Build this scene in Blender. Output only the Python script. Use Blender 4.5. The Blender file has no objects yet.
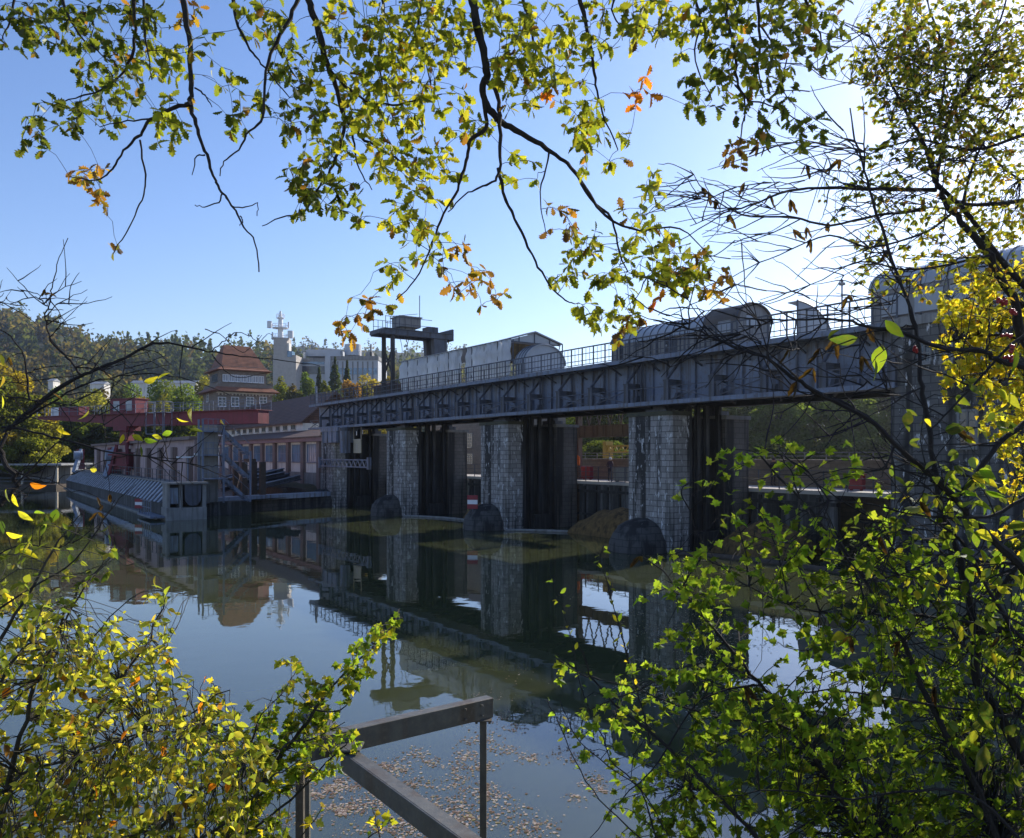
import bpy, math, random
import numpy as np
RND = random.Random(11)
NR = np.random.default_rng(5)
SC = bpy.context.scene
COL = SC.collection
rad = math.radians
F, HZ, CX, CH = 800.0, 455.0, 512.0, 5.26
SUN_AZ, SUN_EL = rad(42), rad(28)
# ------------------------------------------------------------------ frames
O = (8.4, 42.6)
_a = math.atan2(-.824, .566)
U = (math.cos(_a), math.sin(_a))
N = (-U[1], U[0])
ANG = _a
def at(px, py, Y):
    return ((px - CX) / F * Y, Y, CH + (HZ - py) / F * Y)
def B(s, t, z=0.0):
    return (O[0] + U[0]*s + N[0]*t, O[1] + U[1]*s + N[1]*t, z)
def inv(x, y):
    dx, dy = x - O[0], y - O[1]
    return dx*U[0] + dy*U[1], dx*N[0] + dy*N[1]
def s_of(px, t):
    p = (px - CX) / F
    return (p*(O[1] + N[1]*t) - O[0] - N[0]*t) / (U[0] - p*U[1])
def z_of(s, t, py):
    return CH + (HZ - py) * B(s, t)[1] / F
# ------------------------------------------------------------------ mesh builder
def vsub(a, b): return (a[0]-b[0], a[1]-b[1], a[2]-b[2])
def vadd(a, b): return (a[0]+b[0], a[1]+b[1], a[2]+b[2])
def vmul(a, k): return (a[0]*k, a[1]*k, a[2]*k)
def vlen(a): return math.sqrt(a[0]**2 + a[1]**2 + a[2]**2)
def vnorm(a):
    l = vlen(a) or 1.0
    return (a[0]/l, a[1]/l, a[2]/l)
def cross(a, b): return (a[1]*b[2]-a[2]*b[1], a[2]*b[0]-a[0]*b[2], a[0]*b[1]-a[1]*b[0])
class MB:
    def __init__(s): s.v = []; s.f = []
    def add(s, vs, fs):
        o = len(s.v); s.v += [tuple(v) for v in vs]; s.f += [tuple(i+o for i in f) for f in fs]
        return s
    def box(s, x0, x1, y0, y1, z0, z1):
        x0, x1 = min(x0, x1), max(x0, x1); y0, y1 = min(y0, y1), max(y0, y1); z0, z1 = min(z0, z1), max(z0, z1)
        return s.add([(x0,y0,z0),(x1,y0,z0),(x1,y1,z0),(x0,y1,z0),(x0,y0,z1),(x1,y0,z1),(x1,y1,z1),(x0,y1,z1)],
            [(0,3,2,1),(4,5,6,7),(0,1,5,4),(1,2,6,5),(2,3,7,6),(3,0,4,7)])
    def bar(s, a, b, w, h=None, up=(0,0,1)):
        h = h or w
        d = vnorm(vsub(b, a))
        if abs(d[0]*up[0]+d[1]*up[1]+d[2]*up[2]) > .98: up = (1,0,0)
        r = vnorm(cross(d, up)); q = cross(r, d)
        vs = []
        for p in (a, b):
            for i, j in ((-1,-1),(1,-1),(1,1),(-1,1)):
                vs.append(tuple(p[k] + r[k]*w/2*i + q[k]*h/2*j for k in range(3)))
        return s.add(vs, [(3,2,1,0),(4,5,6,7),(0,1,5,4),(1,2,6,5),(2,3,7,6),(3,0,4,7)])
    def ibeam(s, a, b, w, h, th=.018, up=(0,0,1)):
        d = vnorm(vsub(b, a)); r = vnorm(cross(d, up)); q = cross(r, d)
        def off(p, x, y): return tuple(p[k] + r[k]*x + q[k]*y for k in range(3))
        s.bar(off(a,0,h/2-th/2), off(b,0,h/2-th/2), w, th, up)
        s.bar(off(a,0,-h/2+th/2), off(b,0,-h/2+th/2), w, th, up)
        s.bar(off(a,0,0), off(b,0,0), th, h-2*th-.002, up)
        return s
    def tube(s, pts, rs, n=6, cap=True):
        m = len(pts)
        if not hasattr(rs, '__len__'): rs = [rs]*m
        o = len(s.v); prev = None
        for i, p in enumerate(pts):
            d = vnorm(vsub(pts[min(i+1, m-1)], pts[max(i-1, 0)]))
            if prev is None:
                ref = (0,0,1) if abs(d[2]) < .9 else (1,0,0)
                r = vnorm(cross(d, ref))
            else:
                k = prev[0]*d[0]+prev[1]*d[1]+prev[2]*d[2]
                r = vnorm(vsub(prev, vmul(d, k)))
            prev = r; q = cross(d, r)
            for j in range(n):
                an = 2*math.pi*j/n; c, si = math.cos(an)*rs[i], math.sin(an)*rs[i]
                s.v.append((p[0]+r[0]*c+q[0]*si, p[1]+r[1]*c+q[1]*si, p[2]+r[2]*c+q[2]*si))
        for i in range(m-1):
            for j in range(n):
                a = o+i*n+j; b = o+i*n+(j+1) % n
                s.f.append((a, b, b+n, a+n))
        if cap:
            s.f.append(tuple(o+j for j in range(n-1, -1, -1))); s.f.append(tuple(o+(m-1)*n+j for j in range(n)))
        return s
    def prism(s, poly, axis, a, b):
        # poly: list of 2-D points in the two other axes (cyclic order), extruded a..b
        def mk(p, k):
            return (k, p[0], p[1]) if axis == 'x' else (p[0], k, p[1]) if axis == 'y' else (p[0], p[1], k)
        n = len(poly)
        vs = [mk(p, a) for p in poly] + [mk(p, b) for p in poly]
        return s.add(vs, [tuple(range(n-1, -1, -1)), tuple(range(n, 2*n))] + [(i, (i+1) % n, n+(i+1) % n, n+i) for i in range(n)])
    def lathe(s, prof, c=(0,0,0), n=20, a0=0, a1=2*math.pi):
        full = abs(a1-a0-2*math.pi) < 1e-6
        m = n if full else n+1
        o = len(s.v)
        for r, z in prof:
            for j in range(m):
                an = a0+(a1-a0)*j/n
                s.v.append((c[0]+r*math.cos(an), c[1]+r*math.sin(an), c[2]+z))
        for i in range(len(prof)-1):
            for j in range(n):
                a = o+i*m+j; b = o+i*m+(j+1) % m
                s.f.append((a, b, b+m, a+m))
        return s
    def grid(s, rows):
        o = len(s.v); nr, nc = len(rows), len(rows[0])
        for r in rows: s.v += [tuple(p) for p in r]
        for i in range(nr-1):
            for j in range(nc-1):
                a = o+i*nc+j
                s.f.append((a, a+1, a+nc+1, a+nc))
        return s
ORG = {}
def finish(o, smooth):
    me = o.data
    if smooth:
        me.polygons.foreach_set('use_smooth', [True]*len(me.polygons))
        try:
            me.set_sharp_from_angle(angle=rad(40))
        except Exception: pass
    return o
def build(mb, name, mat, root, label=None, smooth=False, bevel=0):
    """mesh of mb (given in the frame of root's thing) as a child of root"""
    org = ORG[root.name]
    me = bpy.data.meshes.new(name)
    me.from_pydata([vsub(v, org) for v in mb.v], [], mb.f); me.update()
    o = bpy.data.objects.new(name, me); COL.objects.link(o); o.parent = root
    ORG[o.name] = org
    me.materials.append(mat)
    if label: o['label'] = label
    if bevel:
        bv = o.modifiers.new('edge', 'BEVEL'); bv.width = bevel; bv.segments = 1; bv.limit_method = 'ANGLE'
    return finish(o, smooth)
def thing(name, label, cat, loc, frame='W', group=None):
    o = bpy.data.objects.new(name, None); COL.objects.link(o)
    o.empty_display_size = .3
    if frame == 'B':
        o.location = B(*loc); o.rotation_euler = (0, 0, ANG)
    else: o.location = loc
    o['label'] = label; o['category'] = cat
    if group: o['group'] = group
    ORG[o.name] = tuple(loc)
    return o
def single(mb, name, mat, label, cat, loc, frame='W', group=None, kind=None, smooth=False, bevel=0):
    me = bpy.data.meshes.new(name)
    me.from_pydata([vsub(v, loc) for v in mb.v], [], mb.f); me.update()
    o = bpy.data.objects.new(name, me); COL.objects.link(o); me.materials.append(mat)
    if frame == 'B':
        o.location = B(*loc); o.rotation_euler = (0, 0, ANG)
    else: o.location = loc
    if label: o['label'] = label
    if cat: o['category'] = cat
    if group: o['group'] = group
    if kind: o['kind'] = kind
    if bevel:
        bv = o.modifiers.new('edge', 'BEVEL'); bv.width = bevel; bv.segments = 1; bv.limit_method = 'ANGLE'
    ORG[o.name] = tuple(loc)
    return finish(o, smooth)
def dup(o, parent=None):
    c = o.copy(); COL.objects.link(c); c.parent = parent
    for ch in list(o.children): dup(ch, c)
    return c
# ------------------------------------------------------------------ materials
def nt_new(name):
    m = bpy.data.materials.new(name); m.use_nodes = True
    nt = m.node_tree; b = nt.nodes['Principled BSDF']
    return m, nt, b
def ramp(nt, stops, fac):
    r = nt.nodes.new('ShaderNodeValToRGB')
    el = r.color_ramp.elements
    while len(el) < len(stops): el.new(.5)
    for e, (p, c) in zip(el, stops):
        e.position = p; e.color = (c, c, c, 1) if not hasattr(c, '__len__') else (*c, 1)
    nt.links.new(fac, r.inputs[0]); return r.outputs[0]
def noise(nt, vec, scale, detail=5, rough=.6):
    n = nt.nodes.new('ShaderNodeTexNoise'); n.inputs['Scale'].default_value = scale
    n.inputs['Detail'].default_value = detail; n.inputs['Roughness'].default_value = rough
    nt.links.new(vec, n.inputs['Vector']); return n.outputs['Fac']
def mapping(nt, scale=(1,1,1), loc=(0,0,0)):
    tc = nt.nodes.new('ShaderNodeTexCoord'); mp = nt.nodes.new('ShaderNodeMapping')
    mp.inputs['Scale'].default_value = scale; mp.inputs['Location'].default_value = loc
    nt.links.new(tc.outputs['Object'], mp.inputs['Vector']); return mp.outputs[0]
def mix(nt, fac, a, b, mode='MIX'):
    m = nt.nodes.new('ShaderNodeMix'); m.data_type = 'RGBA'; m.blend_type = mode
    for sock, v in ((m.inputs[0], fac), (m.inputs[6], a), (m.inputs[7], b)):
        if hasattr(v, 'default_value'): nt.links.new(v, sock)
        elif hasattr(v, '__len__'): sock.default_value = (*v, 1)
        else: sock.default_value = v
    return m.outputs[2]
def bumpn(nt, b, h, strength=.3, dist=.02):
    bp = nt.nodes.new('ShaderNodeBump'); bp.inputs['Strength'].default_value = strength; bp.inputs['Distance'].default_value = dist
    nt.links.new(h, bp.inputs['Height']); nt.links.new(bp.outputs[0], b.inputs['Normal'])
def mat(name, c1, c2=None, scale=1.5, rough=.7, metal=0, bump=.15, streak=None, grime=None):
    """weathered surface: two tones by noise; streak = colour of run-down stains; grime = colour of blotches"""
    m, nt, b = nt_new(name)
    c2 = c2 or tuple(x*.6 for x in c1)
    v = mapping(nt)
    n1 = noise(nt, v, scale, 8, .65)
    col = mix(nt, ramp(nt, [(.3, 0), (.7, 1)], n1), c2, c1)
    if streak:
        sv = mapping(nt, (2.2, 2.2, .16))
        s = noise(nt, sv, 1.6, 5, .6)
        col = mix(nt, ramp(nt, [(.5, 0), (.66, .8)], s), col, streak)
    if grime:
        g = noise(nt, v, scale*4, 6, .7)
        col = mix(nt, ramp(nt, [(.52, 0), (.7, .9)], g), col, grime)
    nt.links.new(col, b.inputs['Base Color'])
    b.inputs['Roughness'].default_value = rough; b.inputs['Metallic'].default_value = metal
    b.inputs['Specular IOR Level'].default_value = .35
    if bump: bumpn(nt, b, noise(nt, v, scale*9, 6, .7), bump, .03)
    return m
def stone(name, c1, c2, mortar, bw=.62, bh=.31, white=.35, dark=.5):
    m, nt, b = nt_new(name)
    tc = nt.nodes.new('ShaderNodeTexCoord'); sp = nt.nodes.new('ShaderNodeSeparateXYZ')
    nt.links.new(tc.outputs['Object'], sp.inputs[0])
    ad = nt.nodes.new('ShaderNodeMath'); ad.operation = 'ADD'
    nt.links.new(sp.outputs[0], ad.inputs[0]); nt.links.new(sp.outputs[1], ad.inputs[1])
    cb = nt.nodes.new('ShaderNodeCombineXYZ'); nt.links.new(ad.outputs[0], cb.inputs[0]); nt.links.new(sp.outputs[2], cb.inputs[1])
    br = nt.nodes.new('ShaderNodeTexBrick'); br.inputs['Scale'].default_value = 1
    br.inputs['Brick Width'].default_value = bw; br.inputs['Row Height'].default_value = bh
    br.inputs['Mortar Size'].default_value = .02; br.inputs['Mortar Smooth'].default_value = .3
    br.inputs['Color1'].default_value = (*c1, 1); br.inputs['Color2'].default_value = (*c2, 1); br.inputs['Mortar'].default_value = (*mortar, 1)
    br.inputs['Bias'].default_value = -.1
    nt.links.new(cb.outputs[0], br.inputs['Vector'])
    v = mapping(nt)
    col = mix(nt, ramp(nt, [(.3, .0), (.75, .7)], noise(nt, v, 2.5, 8, .7)), br.outputs['Color'], tuple(x*.45 for x in c1))
    sv = mapping(nt, (1.3, 1.3, .07), (3, 1, 0))
    col = mix(nt, ramp(nt, [(dark, 0), (dark+.09, .95)], noise(nt, sv, 1.1, 5, .55)), col, (.012, .011, .011))
    wv = mapping(nt, (2.6, 2.6, .9), (7, 2, 1))
    wf = ramp(nt, [(1-white, 0), (1-white+.07, .85)], noise(nt, wv, 1.5, 7, .68))
    col = mix(nt, wf, col, (.66, .66, .66))
    nt.links.new(col, b.inputs['Base Color']); b.inputs['Roughness'].default_value = .85
    bumpn(nt, b, br.outputs['Fac'], -.4, .03)
    return m
def tiles(name, c1, c2):
    m, nt, b = nt_new(name)
    v = mapping(nt)
    col = mix(nt, ramp(nt, [(.3, 0), (.7, 1)], noise(nt, v, 1.2, 8, .7)), c2, c1)
    col = mix(nt, ramp(nt, [(.5, 0), (.75, .8)], noise(nt, mapping(nt, (1.2,1.2,.2)), .9, 5, .6)), col, tuple(x*.5 for x in c2))
    w = nt.nodes.new('ShaderNodeTexWave'); w.wave_type = 'BANDS'; w.bands_direction = 'Z'
    w.inputs['Scale'].default_value = 1.3; w.inputs['Distortion'].default_value = .6
    nt.links.new(v, w.inputs['Vector'])
    col = mix(nt, .35, col, w.outputs['Color'], 'MULTIPLY')
    nt.links.new(col, b.inputs['Base Color']); b.inputs['Roughness'].default_value = .8
    bumpn(nt, b, w.outputs['Fac'], .5, .06)
    return m
def glass(name, c=(.03,.04,.05), rough=.08):
    m, nt, b = nt_new(name)
    col = mix(nt, ramp(nt, [(.35, 0), (.65, 1)], noise(nt, mapping(nt), .4, 3)), c, tuple(x*1.8 for x in c))
    nt.links.new(col, b.inputs['Base Color'])
    b.inputs['Roughness'].default_value = rough; b.inputs['IOR'].default_value = 1.5
    return m
def leafmat(name, trans=.5, gloss=.25):
    m, nt, b = nt_new(name)
    nt.nodes.remove(b)
    out = nt.nodes['Material Output']
    a = nt.nodes.new('ShaderNodeAttribute'); a.attribute_name = 'leaf_tint'
    d = nt.nodes.new('ShaderNodeBsdfDiffuse'); t = nt.nodes.new('ShaderNodeBsdfTranslucent'); g = nt.nodes.new('ShaderNodeBsdfGlossy')
    g.inputs['Roughness'].default_value = .5; g.inputs['Color'].default_value = (.8, .85, .8, 1)
    v = mapping(nt); n = noise(nt, v, 60, 3)
    col = mix(nt, ramp(nt, [(.35, .0), (.7, .35)], n), a.outputs['Color'], (.14, .09, .03))
    nt.links.new(col, d.inputs['Color'])
    bright = mix(nt, 1.0, col, (3.15, 3.2, 1.1), 'MULTIPLY')
    nt.links.new(bright, t.inputs['Color'])
    m1 = nt.nodes.new('ShaderNodeMixShader'); m1.inputs[0].default_value = trans
    nt.links.new(d.outputs[0], m1.inputs[1]); nt.links.new(t.outputs[0], m1.inputs[2])
    fr = nt.nodes.new('ShaderNodeFresnel'); fr.inputs[0].default_value = 1.4
    mm = nt.nodes.new('ShaderNodeMath'); mm.operation = 'MULTIPLY'; mm.inputs[1].default_value = gloss*2
    nt.links.new(fr.outputs[0], mm.inputs[0])
    m2 = nt.nodes.new('ShaderNodeMixShader'); nt.links.new(mm.outputs[0], m2.inputs[0])
    nt.links.new(m1.outputs[0], m2.inputs[1]); nt.links.new(g.outputs[0], m2.inputs[2])
    nt.links.new(m2.outputs[0], out.inputs[0])
    return m
M = {}
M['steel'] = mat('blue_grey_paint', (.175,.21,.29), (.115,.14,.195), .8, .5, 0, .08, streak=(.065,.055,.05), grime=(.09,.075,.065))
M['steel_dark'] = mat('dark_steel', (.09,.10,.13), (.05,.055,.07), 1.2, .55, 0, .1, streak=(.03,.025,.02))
M['soffit'] = mat('blackish_steel', (.06,.055,.055), (.03,.03,.03), 1.2, .8)  # near-black steel for the underside, rear girder and gantry legs
M['gate'] = mat('gate_iron', (.035,.034,.034), (.014,.014,.015), .9, .75, 0, .2, streak=(.07,.07,.072), grime=(.022,.021,.02))
M['guide'] = mat('guide_iron', (.026,.026,.028), (.012,.012,.012), 1, .7, 0, .2, streak=(.075,.07,.065))
M['wall_dark'] = mat('wet_concrete', (.07,.068,.066), (.025,.025,.025), .7, .8, 0, .2, streak=(.16,.165,.17), grime=(.02,.018,.015))
M['nose'] = mat('wet_rounded_stone', (.085,.08,.075), (.022,.02,.02), 2.2, .85, 0, 1.6, streak=(.012,.012,.011), grime=(.012,.011,.010))
M['stone'] = stone('pier_masonry', (.36,.34,.325), (.20,.19,.18), (.035,.032,.03), white=.435, dark=.485)
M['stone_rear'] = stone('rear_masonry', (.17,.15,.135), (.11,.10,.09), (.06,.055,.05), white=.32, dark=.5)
M['stone_house'] = stone('house_masonry', (.13,.125,.12), (.07,.068,.068), (.03,.03,.03), .62, .31, white=.42, dark=.46)
M['stone_brown'] = stone('brown_masonry', (.25,.20,.16), (.19,.155,.12), (.15,.13,.11), .5, .25, white=.2, dark=.72)
M['nose'] = stone('nose_masonry', (.085,.08,.075), (.05,.047,.045), (.015,.014,.014), .7, .35, white=.30, dark=.48)
M['capstone'] = mat('mossy_cap', (.09,.085,.05), (.04,.04,.03), 1.5, .9, 0, .3)
M['concrete'] = mat('concrete', (.27,.265,.255), (.17,.165,.16), .8, .85, 0, .2, streak=(.12,.11,.1))
M['concrete_lit'] = mat('pale_sunlit_concrete', (.45,.41,.37), (.34,.31,.28), .8, .85)  # paler copy of concrete; the sun on the deck is put into its colour
M['ochre'] = mat('drift_straw', (.27,.165,.06), (.07,.042,.02), 3.5, .95, 0, 1.6, streak=(.035,.024,.014), grime=(.03,.022,.012))
def tarp(name):
    m, nt, b = nt_new(name); nt.nodes.remove(b)
    v = mapping(nt, (1, 1, .35)); c = mix(nt, ramp(nt, [(.35, 0), (.7, 1)], noise(nt, v, .9, 6, .6)), (.72, .73, .75), (.86, .87, .88))
    c = mix(nt, ramp(nt, [(.55, 0), (.7, .5)], noise(nt, mapping(nt, (2.5, 2.5, .2)), 1.2, 5, .6)), c, (.40, .41, .42))
    d = nt.nodes.new('ShaderNodeBsdfDiffuse'); t = nt.nodes.new('ShaderNodeBsdfTranslucent'); ms = nt.nodes.new('ShaderNodeMixShader'); ms.inputs[0].default_value = .5
    nt.links.new(c, d.inputs[0]); nt.links.new(c, t.inputs[0]); nt.links.new(d.outputs[0], ms.inputs[1]); nt.links.new(t.outputs[0], ms.inputs[2]); nt.links.new(ms.outputs[0], nt.nodes['Material Output'].inputs[0])
    return m
M['tarp'] = tarp('white_tarpaulin')
M['tarp_roof'] = mat('grey_roof_sheet', (.30,.31,.33), (.2,.21,.22), .8, .5)
M['poly'] = mat('ribbed_polycarbonate', (.36,.38,.41), (.27,.29,.32), .6, .25, 0, .03)
M['cab'] = mat('grey_cabin_panel', (.25,.24,.235), (.18,.175,.17), .7, .6, 0, .08, streak=(.08,.08,.08))
M['cab_roof'] = mat('brown_bitumen', (.11,.09,.08), (.07,.06,.055), 1, .7)
M['red'] = mat('crimson_paint', (.18,.024,.038), (.12,.018,.028), .7, .6, 0, .08, streak=(.09,.02,.02))
M['redbox'] = mat('red_box_paint', (.26,.025,.035), (.18,.02,.028), .9, .5)
M['white'] = mat('white_paint', (.72,.73,.75), (.6,.61,.63), .8, .6, 0, .05)
M['greywhite'] = mat('grey_white_cladding', (.46,.48,.51), (.38,.40,.43), .3, .6, 0, .03)
M['offwhite'] = mat('off_white_render', (.74,.71,.64), (.60,.57,.52), .5, .85, 0, .1, streak=(.33,.31,.29))
M['pink'] = mat('pink_render', (.46,.34,.33), (.34,.25,.25), .6, .85, 0, .1, streak=(.24,.18,.17))
M['pilaster'] = mat('brown_pilaster', (.22,.16,.145), (.15,.11,.10), .8, .85, 0, .15)
M['pinkcap'] = mat('rose_coping', (.25,.15,.155), (.18,.105,.11), .8, .7)
M['tile'] = tiles('red_roof_tiles', (.34,.135,.07), (.20,.08,.045))
M['tile_dark'] = tiles('brown_roof_tiles', (.15,.075,.05), (.09,.048,.035))
M['glass'] = glass('window_glass')
M['glass_blue'] = glass('curtain_glass', (.10,.17,.25), .1)
M['glass_dark'] = glass('dark_glass', (.02,.022,.03), .15)
M['frame'] = mat('cream_window_frame', (.50,.44,.34), (.4,.35,.28), 2, .7)
M['yellow'] = mat('yellow_crane_paint', (.42,.29,.06), (.33,.22,.05), 1, .6)
M['tan'] = mat('tan_steel', (.20,.145,.10), (.13,.095,.07), .9, .7, 0, .1, streak=(.08,.05,.03))
M['orange'] = mat('orange_cloth', (.75,.17,.03), (.6,.12,.02), 3, .8)
M['rake'] = mat('pale_blue_steel', (.27,.33,.42), (.18,.22,.29), 1, .5, 0, .05, streak=(.12,.09,.07))
M['corr'] = mat('grey_corrugated_sheet', (.36,.385,.43), (.27,.29,.33), .5, .5, 0, .05, streak=(.10,.10,.11))
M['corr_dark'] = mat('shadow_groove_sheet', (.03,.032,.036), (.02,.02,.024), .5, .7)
M['sign_panel'] = mat('cream_sign_board', (.48,.42,.30), (.42,.36,.26), 2, .7)
M['wood'] = mat('dark_timber', (.09,.07,.055), (.045,.036,.03), 2, .85, 0, .3)
M['rust'] = mat('weathered_channel_steel', (.17,.165,.145), (.10,.097,.088), 6, .5, .25, .12, streak=(.11,.08,.055), grime=(.20,.165,.13))
M['bark'] = mat('bark', (.055,.045,.036), (.022,.018,.015), 14, .9, 0, .6)
M['twig'] = mat('dark_twig_bark', (.032,.026,.024), (.016,.013,.013), 20, .85, 0, .4)
M['stem_grey'] = mat('grey_green_bark', (.06,.055,.042), (.03,.027,.022), 12, .85, 0, .4)
M['leaf'] = leafmat('leaf_surface', .62, .025)
M['litter'] = leafmat('dead_leaf_surface', .12, .05)
M['leaf_far'] = leafmat('far_leaf_surface', .4, .005)
M['berry'] = mat('red_berry', (.35,.012,.015), (.25,.01,.01), 30, .35, 0, 0)
M['skin'] = mat('skin', (.5,.3,.22), (.45,.27,.2), 5, .6, 0, 0)
M['coat'] = mat('dark_coat', (.07,.04,.06), (.05,.03,.045), 5, .9, 0, 0)
M['trouser'] = mat('dark_trousers', (.03,.03,.045), (.02,.02,.03), 5, .9, 0, 0)
M['capwhite'] = mat('white_cap', (.7,.7,.72), (.6,.6,.62), 5, .8, 0, 0)
# ================================================================== world, sun, camera
w = bpy.data.worlds.new("World"); SC.world = w; w.use_nodes = True
nt = w.node_tree; bg = nt.nodes['Background']
sky = nt.nodes.new('ShaderNodeTexSky'); sky.sky_type = 'NISHITA'; sky.sun_disc = False
sky.sun_elevation = SUN_EL; sky.sun_rotation = SUN_AZ
sky.air_density = 1.0; sky.dust_density = 0.2; sky.ozone_density = 2.0
hs = nt.nodes.new('ShaderNodeHueSaturation'); hs.inputs['Saturation'].default_value = 1.12; nt.links.new(sky.outputs[0], hs.inputs['Color']); tn = mix(nt, 1.0, hs.outputs[0], (1.03, .955, 1.08), 'MULTIPLY'); nt.links.new(tn, bg.inputs[0]); bg.inputs[1].default_value = .105
sun = bpy.data.lights.new('sun', 'SUN'); sun.energy = 4.0; sun.angle = rad(.9); sun.color = (1, .93, .82)
so = bpy.data.objects.new('sun', sun); COL.objects.link(so)
sd = (math.sin(SUN_AZ)*math.cos(SUN_EL), math.cos(SUN_AZ)*math.cos(SUN_EL), math.sin(SUN_EL))
from mathutils import Vector, Matrix
so.rotation_euler = Vector(sd).to_track_quat('Z', 'Y').to_euler(); so.location = (60, 70, 90)
cam = bpy.data.cameras.new('camera'); co = bpy.data.objects.new('camera', cam); COL.objects.link(co)
co.location = (0, 0, CH); co.rotation_euler = (rad(90), 0, 0)
cam.sensor_width = 36; cam.lens = 36*F/1024; cam.shift_y = (HZ-419)/1024; cam.clip_start = .05; cam.clip_end = 9000
SC.camera = co
SC.view_settings.view_transform = 'Standard'; SC.view_settings.look = 'None'
SC.view_settings.exposure = 0.8; SC.view_settings.gamma = 1
SC.cycles.max_bounces = 8; SC.cycles.diffuse_bounces = 3; SC.cycles.glossy_bounces = 3; SC.cycles.transmission_bounces = 6
SC.cycles.volume_bounces = 0; SC.cycles.transparent_max_bounces = 8; SC.cycles.sample_clamp_indirect = 6

# ================================================================== ground and water
def land_h(x, y):
    s, t = inv(x, y)
    def slope(d, top=2.0, k=.45): return max(-2.0, min(top, d*k-.6))
    h = slope(8.2-y, 3.4, .59)                         # our own bank
    if y < 34: h = max(h, slope(x-(9.5+.36*(y-8)), 3.0, .5))    # bank running to the right abutment
    h = max(h, slope(min(s-15, t+14), 3.0, .5))        # behind the right abutment
    h = max(h, slope(-117-s, 2.2, .4))                  # left shore
    h = max(h, slope(min(-50-s, t+9), 2.0, .6))         # power house island
    h = max(h, slope(min(-20-s, t-15), 2.0, .6))
    h = max(h, slope(t-58, 2.5, .3))                    # far bank below the weir
    return h
def axis(lo, hi, a, b, fine):
    xs = list(np.arange(a, b+.01, fine)); st = fine; x = a
    left = []
    while x > lo:
        st *= 1.35; x -= st; left.append(max(x, lo))
    st = fine; x = b; right = []
    while x < hi:
        st *= 1.35; x += st; right.append(min(x, hi))
    return left[::-1]+xs+right
xs = axis(-4000, 4000, -130, 90, 2.5); ys = axis(-600, 5200, -6, 170, 1.6)
g = MB(); g.grid([[(x, y, land_h(x, y) + .12*math.sin(x*1.7)*math.sin(y*1.3+.5*x)) for x in xs] for y in ys])
gm, gnt, gb = nt_new('bank_soil')
v = mapping(gnt); c = mix(gnt, ramp(gnt, [(.35, 0), (.65, 1)], noise(gnt, v, .35, 9, .7)), (.045, .05, .02), (.09, .075, .045))
c = mix(gnt, ramp(gnt, [(.5, 0), (.62, .8)], noise(gnt, v, 5, 6, .7)), c, (.13, .085, .035))
gnt.links.new(c, gb.inputs['Base Color']); gb.inputs['Roughness'].default_value = .95
bumpn(gnt, gb, noise(gnt, v, 14, 6, .7), .6, .05)
single(g, 'ground', gm, None, None, (0,0,0), kind='structure', smooth=True)
wm, wnt, wb = nt_new('river_water')
v = mapping(wnt)
c = mix(wnt, ramp(wnt, [(.35, 0), (.7, 1)], noise(wnt, v, .09, 4)), (.046, .054, .024), (.058, .065, .028))
wnt.links.new(c, wb.inputs['Base Color']); wb.subsurface_method = 'BURLEY'; wb.inputs['Subsurface Weight'].default_value = 1.0; wb.inputs['Subsurface Radius'].default_value = (.9, 1.0, .6); wb.inputs['Subsurface Scale'].default_value = .9; wb.inputs['Roughness'].default_value = .015; wb.inputs['IOR'].default_value = 1.8
n1 = noise(wnt, mapping(wnt, (1, 1, 1)), .9, 2, .5); n2 = noise(wnt, mapping(wnt, (1.0, .7, 1)), 5.0, 2, .5)
ad = wnt.nodes.new('ShaderNodeMath'); ad.operation = 'MULTIPLY_ADD'; ad.inputs[1].default_value = .12
wnt.links.new(n2, ad.inputs[0]); wnt.links.new(n1, ad.inputs[2])
bumpn(wnt, wb, ad.outputs[0], .065, .05)
wat = MB(); wat.grid([[(x, y, 0) for x in (-900, -300, -100, 0, 100, 300, 900)] for y in (2, 30, 60, 120, 300, 420)])
single(wat, 'water', wm, None, None, (0,0,0), kind='structure')

# ================================================================== hills with woods
def ip(x, pts):
    return float(np.interp(x, [p[0] for p in pts], [p[1] for p in pts]))
NEAR = [(-500,352),(-200,340),(-60,328),(0,327),(30,329),(55,336),(78,343),(100,352),(125,357),(160,358),(190,357),(215,358),(260,362),(300,368),(340,374),(400,376),(500,384),(600,394),(700,404),(900,408),(1500,408)]
FAR = [(-500,372),(100,366),(240,356),(290,352),(330,348),(352,345.5),(372,348),(392,354),(410,358),(440,355),(470,352),(500,358),(560,372),(700,392),(1500,400)]
def hill(name, prof, Y0, Y1, Y2, step, matl):
    m = MB(); rows = []
    for Y in np.linspace(Y0, Y2, 16):
        k = (Y-Y0)/(Y1-Y0); k = k if k <= 1 else 1-.5*(k-1)
        k = max(0, k); k = k*k*(3-2*k)
        row = []
        for px in range(-500, 1500, step):
            zt = CH+(HZ-ip(px, prof))*Y1/F
            row.append(((px-CX)/F*Y, Y, 2+(zt-2)*k*(1+.04*math.sin(px*.05+Y*.02))))
        rows.append(row)
    m.grid(rows)
    o = single(m, name, matl, None, None, (0,0,0), kind='structure', smooth=True)
    return rows
hm = mat('wooded_hill_soil', (.06,.07,.025), (.04,.04,.02), .05, .95, 0, 0)
r1 = hill('hill', NEAR, 330, 680, 900, 20, hm)
r2 = hill('far_hill', FAR, 900, 1250, 1450, 20, hm)

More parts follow.
